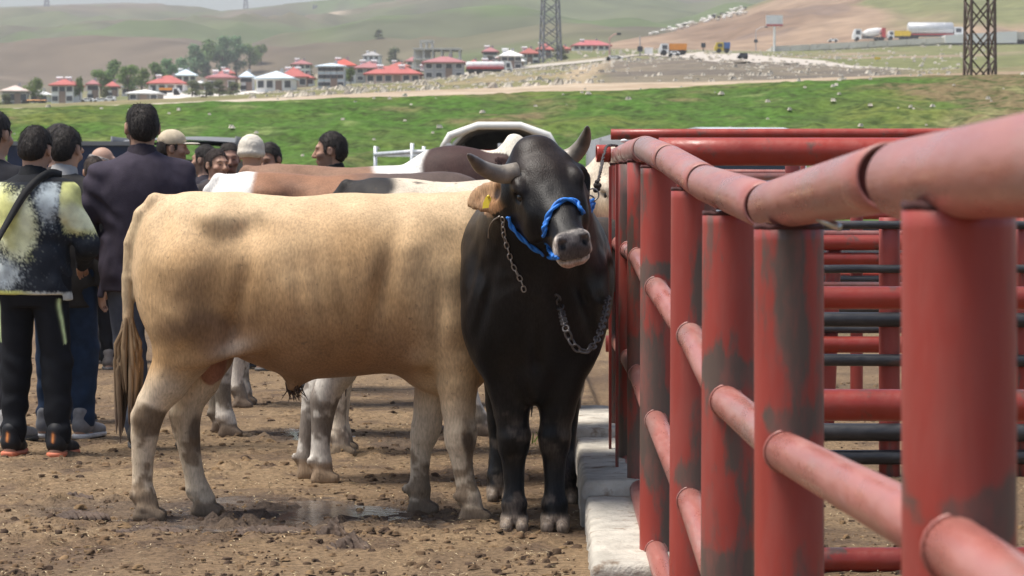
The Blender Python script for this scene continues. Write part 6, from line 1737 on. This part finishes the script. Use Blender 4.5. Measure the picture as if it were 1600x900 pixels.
# overpass
OS = 6.45
ov = thing("overpass", "white concrete overpass carrying trucks across the right background", "bridge", W(1400, 75, OS))
oo = np.array(ov.location)
m_ovp = pm("overpass_concrete", (.60, .57, .50), rough=.9, var=.16, scale=.25, col2=(.36, .33, .28), c2at=(.56, .68), c2scale=.5)
def ovblock(name, pts, y0, y1, mat):
    P = [W(a, b, OS) - oo for a, b in pts]; n = len(P); V = [p + [0, y0, 0] for p in P] + [p + [0, y1, 0] for p in P]
    MB().add(V, [tuple(range(n - 1, -1, -1)), tuple(range(n, 2 * n))] + [(i, (i + 1) % n, n + (i + 1) % n, n + i) for i in range(n)]).build(name, mat, ov)
ovblock("deck", [(1205, 84), (1478, 74), (1478, 62), (1205, 74.5)], .4, 14, m_ovp)
for k in range(9):
    a = 1205 + (1478 - 1205) * k / 9; b = 1205 + (1478 - 1205) * (k + 1) / 9 - .8; yt = lambda x: 72.5 - (x - 1205) * 14.5 / 273
    ovblock("parapet", [(a, yt(a) + 9.5), (b, yt(b) + 8.5), (b, yt(b)), (a, yt(a))], -.1, .35, m_ovp)
ovblock("girder", [(1476, 67.5), (1588, 67.5), (1588, 49), (1476, 55)], -1, 13.9, m_white)
ovblock("pier", [(1556, 112), (1590, 112), (1590, 67.7), (1566, 67.7)], 1, 10, cm((.30, .28, .25)))
ovblock("deck", [(1588.5, 62), (1760, 58), (1760, 47), (1588.5, 50)], 0, 13, m_ovp)
ovblock("underpass_wall", [(1588, 88), (1760, 88), (1760, 62.3), (1588, 62.3)], 6, 12, m_navy)
ovblock("abutment", [(1480, 112), (1562, 112), (1562, 94), (1480, 94)], -2.5, .2, cm((.52, .48, .42)))
ob = lambda px: 62.5 - (px - 1332) * .030
def onbridge(f, label, pl, pr, top, *a, **k):
    r = f(label, pl, pr, ob((pl + pr) / 2) + 2.5, top, *a, at=OS - .06, **k); return r
onbridge(truck, "concrete mixer truck with a red hopper on the overpass", 1332, 1383, 44, 'mixer', m_redp, cabf=.26)
onbridge(truck, "white truck with a yellow box body on the overpass", 1386, 1422, 48.5, 'dump', m_yellow, cabf=.28)
onbridge(truck, "long silver tanker truck with a red skirt on the overpass", 1418, 1507, 35, 'tank', m_silver, flip=True, cabf=.19)
onbridge(car, "small white car alone on the overpass ramp", 1294, 1309, 60.5, m_white)
# poles
m_pole = pm("pole_steel", (.42, .40, .40), rough=.5, metal=.3); m_polp = pm("pink_pole", (.50, .30, .27), rough=.6)
def pole(label, px, base, top, arm=None, box=None, mat=m_pole, r=.13):
    g = ground_far(px, base); s = F / g[1]; root = thing("street_lamp", label, "lamp post", g); h = (base - top) / s
    MB().tube([(0, 0, -.5), (0, 0, h)], [r, r * .7], 8).build("mast", mat, root)
    if arm:
        ex, ey = (arm[0] - px) / s, (base - arm[1]) / s
        MB().tube([(0, 0, h - .1), (ex * .5, 0, h + (ey - h) * .75), (ex, 0, ey)], r * .6, 6).build("arm", mat, root)
        MB().box((ex - .15, -.2, ey - .25), (ex + .55, .2, ey + .1)).build("lamp_head", m_dkv, root)
    if box: MB().box((-.45, -.35, (base - box[1]) / s), (.45, .35, (base - box[0]) / s)).build("signal_box", m_dkv, root)
pole("pinkish street lamp pole with a bent arm above the white car", 952.5, 95, 58, (965, 52), None, m_polp, .16)
pole("straight pole with a dark signal box left of the orange dump truck", 1000, 89, 58, None, (82, 74))
pole("grey street lamp pole with a bent arm left of the billboard", 1181, 80, 47, (1196, 42), (67, 62))
pole("short dark signal post between the trucks under the brown hill", 1099, 82, 67, None, (74, 67), m_dkv, .12)
g = ground_far(1210, 81); s = F / g[1]; bb = thing("billboard", "white billboard with a red band on a single pole at the overpass ramp", "billboard", g)
MB().tube([(0, 0, -1), (0, 0, (81 - 41) / s)], [.32, .28], 10).build("post", cm(WH), bb)
MB().box((-13 / s, -.25, (81 - 42) / s), (13 / s, .25, (81 - 24.5) / s)).build("panel", cm((.72, .72, .72)), bb)
MB().box((-13 / s + .02, -.29, (81 - 42) / s + .05), (13 / s - .02, -.24, (81 - 38.5) / s)).build("red_band", m_redp, bb)
g = ground_far(1013.5, 88.5); s = F / g[1]; MB_s = thing("road_sign", "blank white road sign board left of the orange dump truck", "sign", g)
MB().box((-6.5 / s, -.1, .3), (6.5 / s, .1, 13 / s)).build("panel", cm(WH), MB_s); MB().box((-.1, .1, -.5), (.1, .2, 10 / s)).build("post", m_pole, MB_s)
g = ground_far(1371, 97); s = F / g[1]; ys_ = thing("yellow_sign", "small yellow board on the green slope under the overpass", "sign", g)
MB().box((-4.5 / s, -.08, .25), (4.5 / s, .08, 6 / s)).build("panel", m_yellow, ys_); MB().box((-.08, .08, -.4), (.08, .16, 4 / s)).build("post", m_pole, ys_)
# towers
m_tow = pm("tower_steel", (.16, .165, .18), rough=.6, metal=.3)
g = ground_far(860, 96); s = F / g[1]
lattice("lattice_tower", "tall grey lattice tower rising behind the village", "pylon", g, 30 / s, 22 / s, 112 / s, 6, .17, .085, m_tow, .2)
for px, top, lab in [(73, -12, "faint lattice pylon on the skyline, leftmost"), (384, -10, "faint lattice pylon on the skyline dip right of centre left")]:
    g = W(px, float(B5(px)) + 3, 1.40); lattice("lattice_tower", lab, "pylon", g, 5, 2.5, 18, 4, .6, .35, m_tow)
for px, b, t_ in [(492, 40, 2), (645, 28, -4), (716, 52, 30), (978, 58, 22)]:
    ts = np.linspace(.02, 1, 200); Y_, z_ = profile(4, ts, np.full(200, float(px))); yy = HY - F * (z_ - H) / Y_; j = int(np.argmax(yy < b)); s = F / Y_[j]
    lattice("lattice_tower", "faint lattice pylon on the hillside at photo column %s" % {492: "one third, above the pale blue building", 645: "two fifths, above the unfinished frame", 716: "above the grey two storey house", 978: "above the sheep flock's left end"}[px], "pylon", (( px - 800) / s, Y_[j], z_[j] - 3), 7, 2.5, (b - t_) / s, 4, .5, .3, m_tow)
# sheep along the ridge
mb = MB(); mb.ball((0, 0, .62), (.55, .27, .28), 8, 6); mb.ball((.62, 0, .78), (.17, .10, .12), 6, 5); mb.ball((.48, 0, .72), (.15, .12, .15), 6, 4)
for x in (-.3, .3):
    for y in (-.13, .13): mb.tube([(x, y, .5), (x, y, 0)], [.06, .04], 5)
shp = {}
for nm, c in (("w", (.80, .77, .70)), ("g", (.5, .46, .39)), ("k", (.035, .03, .028))):
    m = mb.mesh("sheep"); m.materials.append(pm("wool", c, rough=.95, bump=.03, bscale=9)); m.polygons.foreach_set("use_smooth", np.ones(len(m.polygons), bool)); shp[nm] = m
for k in range(96):
    u = 1165 - 240 * abs(rnd.gauss(0, .36)) if k % 4 else rnd.uniform(925, 1165)
    u = min(max(u, 922), 1166); nm = rnd.choice("wwwwggk")
    dn = rnd.uniform(-6, 5); o = link("sheep", shp[nm], None, None)
    # stand on the slope just below the crest line
    b_ = float(B4(u)) + 1.5; cr_ = float(np.interp(u, px_c := [915, 935, 960, 1050, 1165, 1225], [84, 70, 63, 45, 12, -10])); T_ = rnd.uniform(.80, 1.0)
    S__ = 6.18 + (4.3 - 6.18) * T_; o.location = W(u, b_ + (cr_ - b_) * T_**.9, S__); o.location[2] += .15; o.rotation_euler = (0, 0, rnd.uniform(-.6, .6) + (math.pi if rnd.random() < .3 else 0)); o.scale = (1.2, 1.2, 1.2)
    tag(o, {"w": "white sheep in the flock strung along the brown hill's ridge", "g": "greyish sheep in the flock strung along the brown hill's ridge", "k": "black sheep in the flock strung along the brown hill's ridge"}[nm], "sheep", {"w": "white sheep of the ridge flock", "g": "grey sheep of the ridge flock", "k": "black sheep of the ridge flock"}[nm])
# ------------------------------------------------------------------ haze over the valley
hm = bpy.data.materials.new("haze"); hm.use_nodes = True
for n in list(hm.node_tree.nodes):
    if n.type == 'BSDF_PRINCIPLED': hm.node_tree.nodes.remove(n)
pv = hm.node_tree.nodes.new("ShaderNodeVolumePrincipled")
pv.inputs["Color"].default_value = (.92, .93, .95, 1); pv.inputs["Density"].default_value = HAZE
hm.node_tree.links.new(pv.outputs[0], [n for n in hm.node_tree.nodes if n.type == 'OUTPUT_MATERIAL'][0].inputs["Volume"])
hz = MB().box((-2600, -40, -8), (2600, 4200, 420)).build("haze", hm); hz['kind'] = 'stuff'
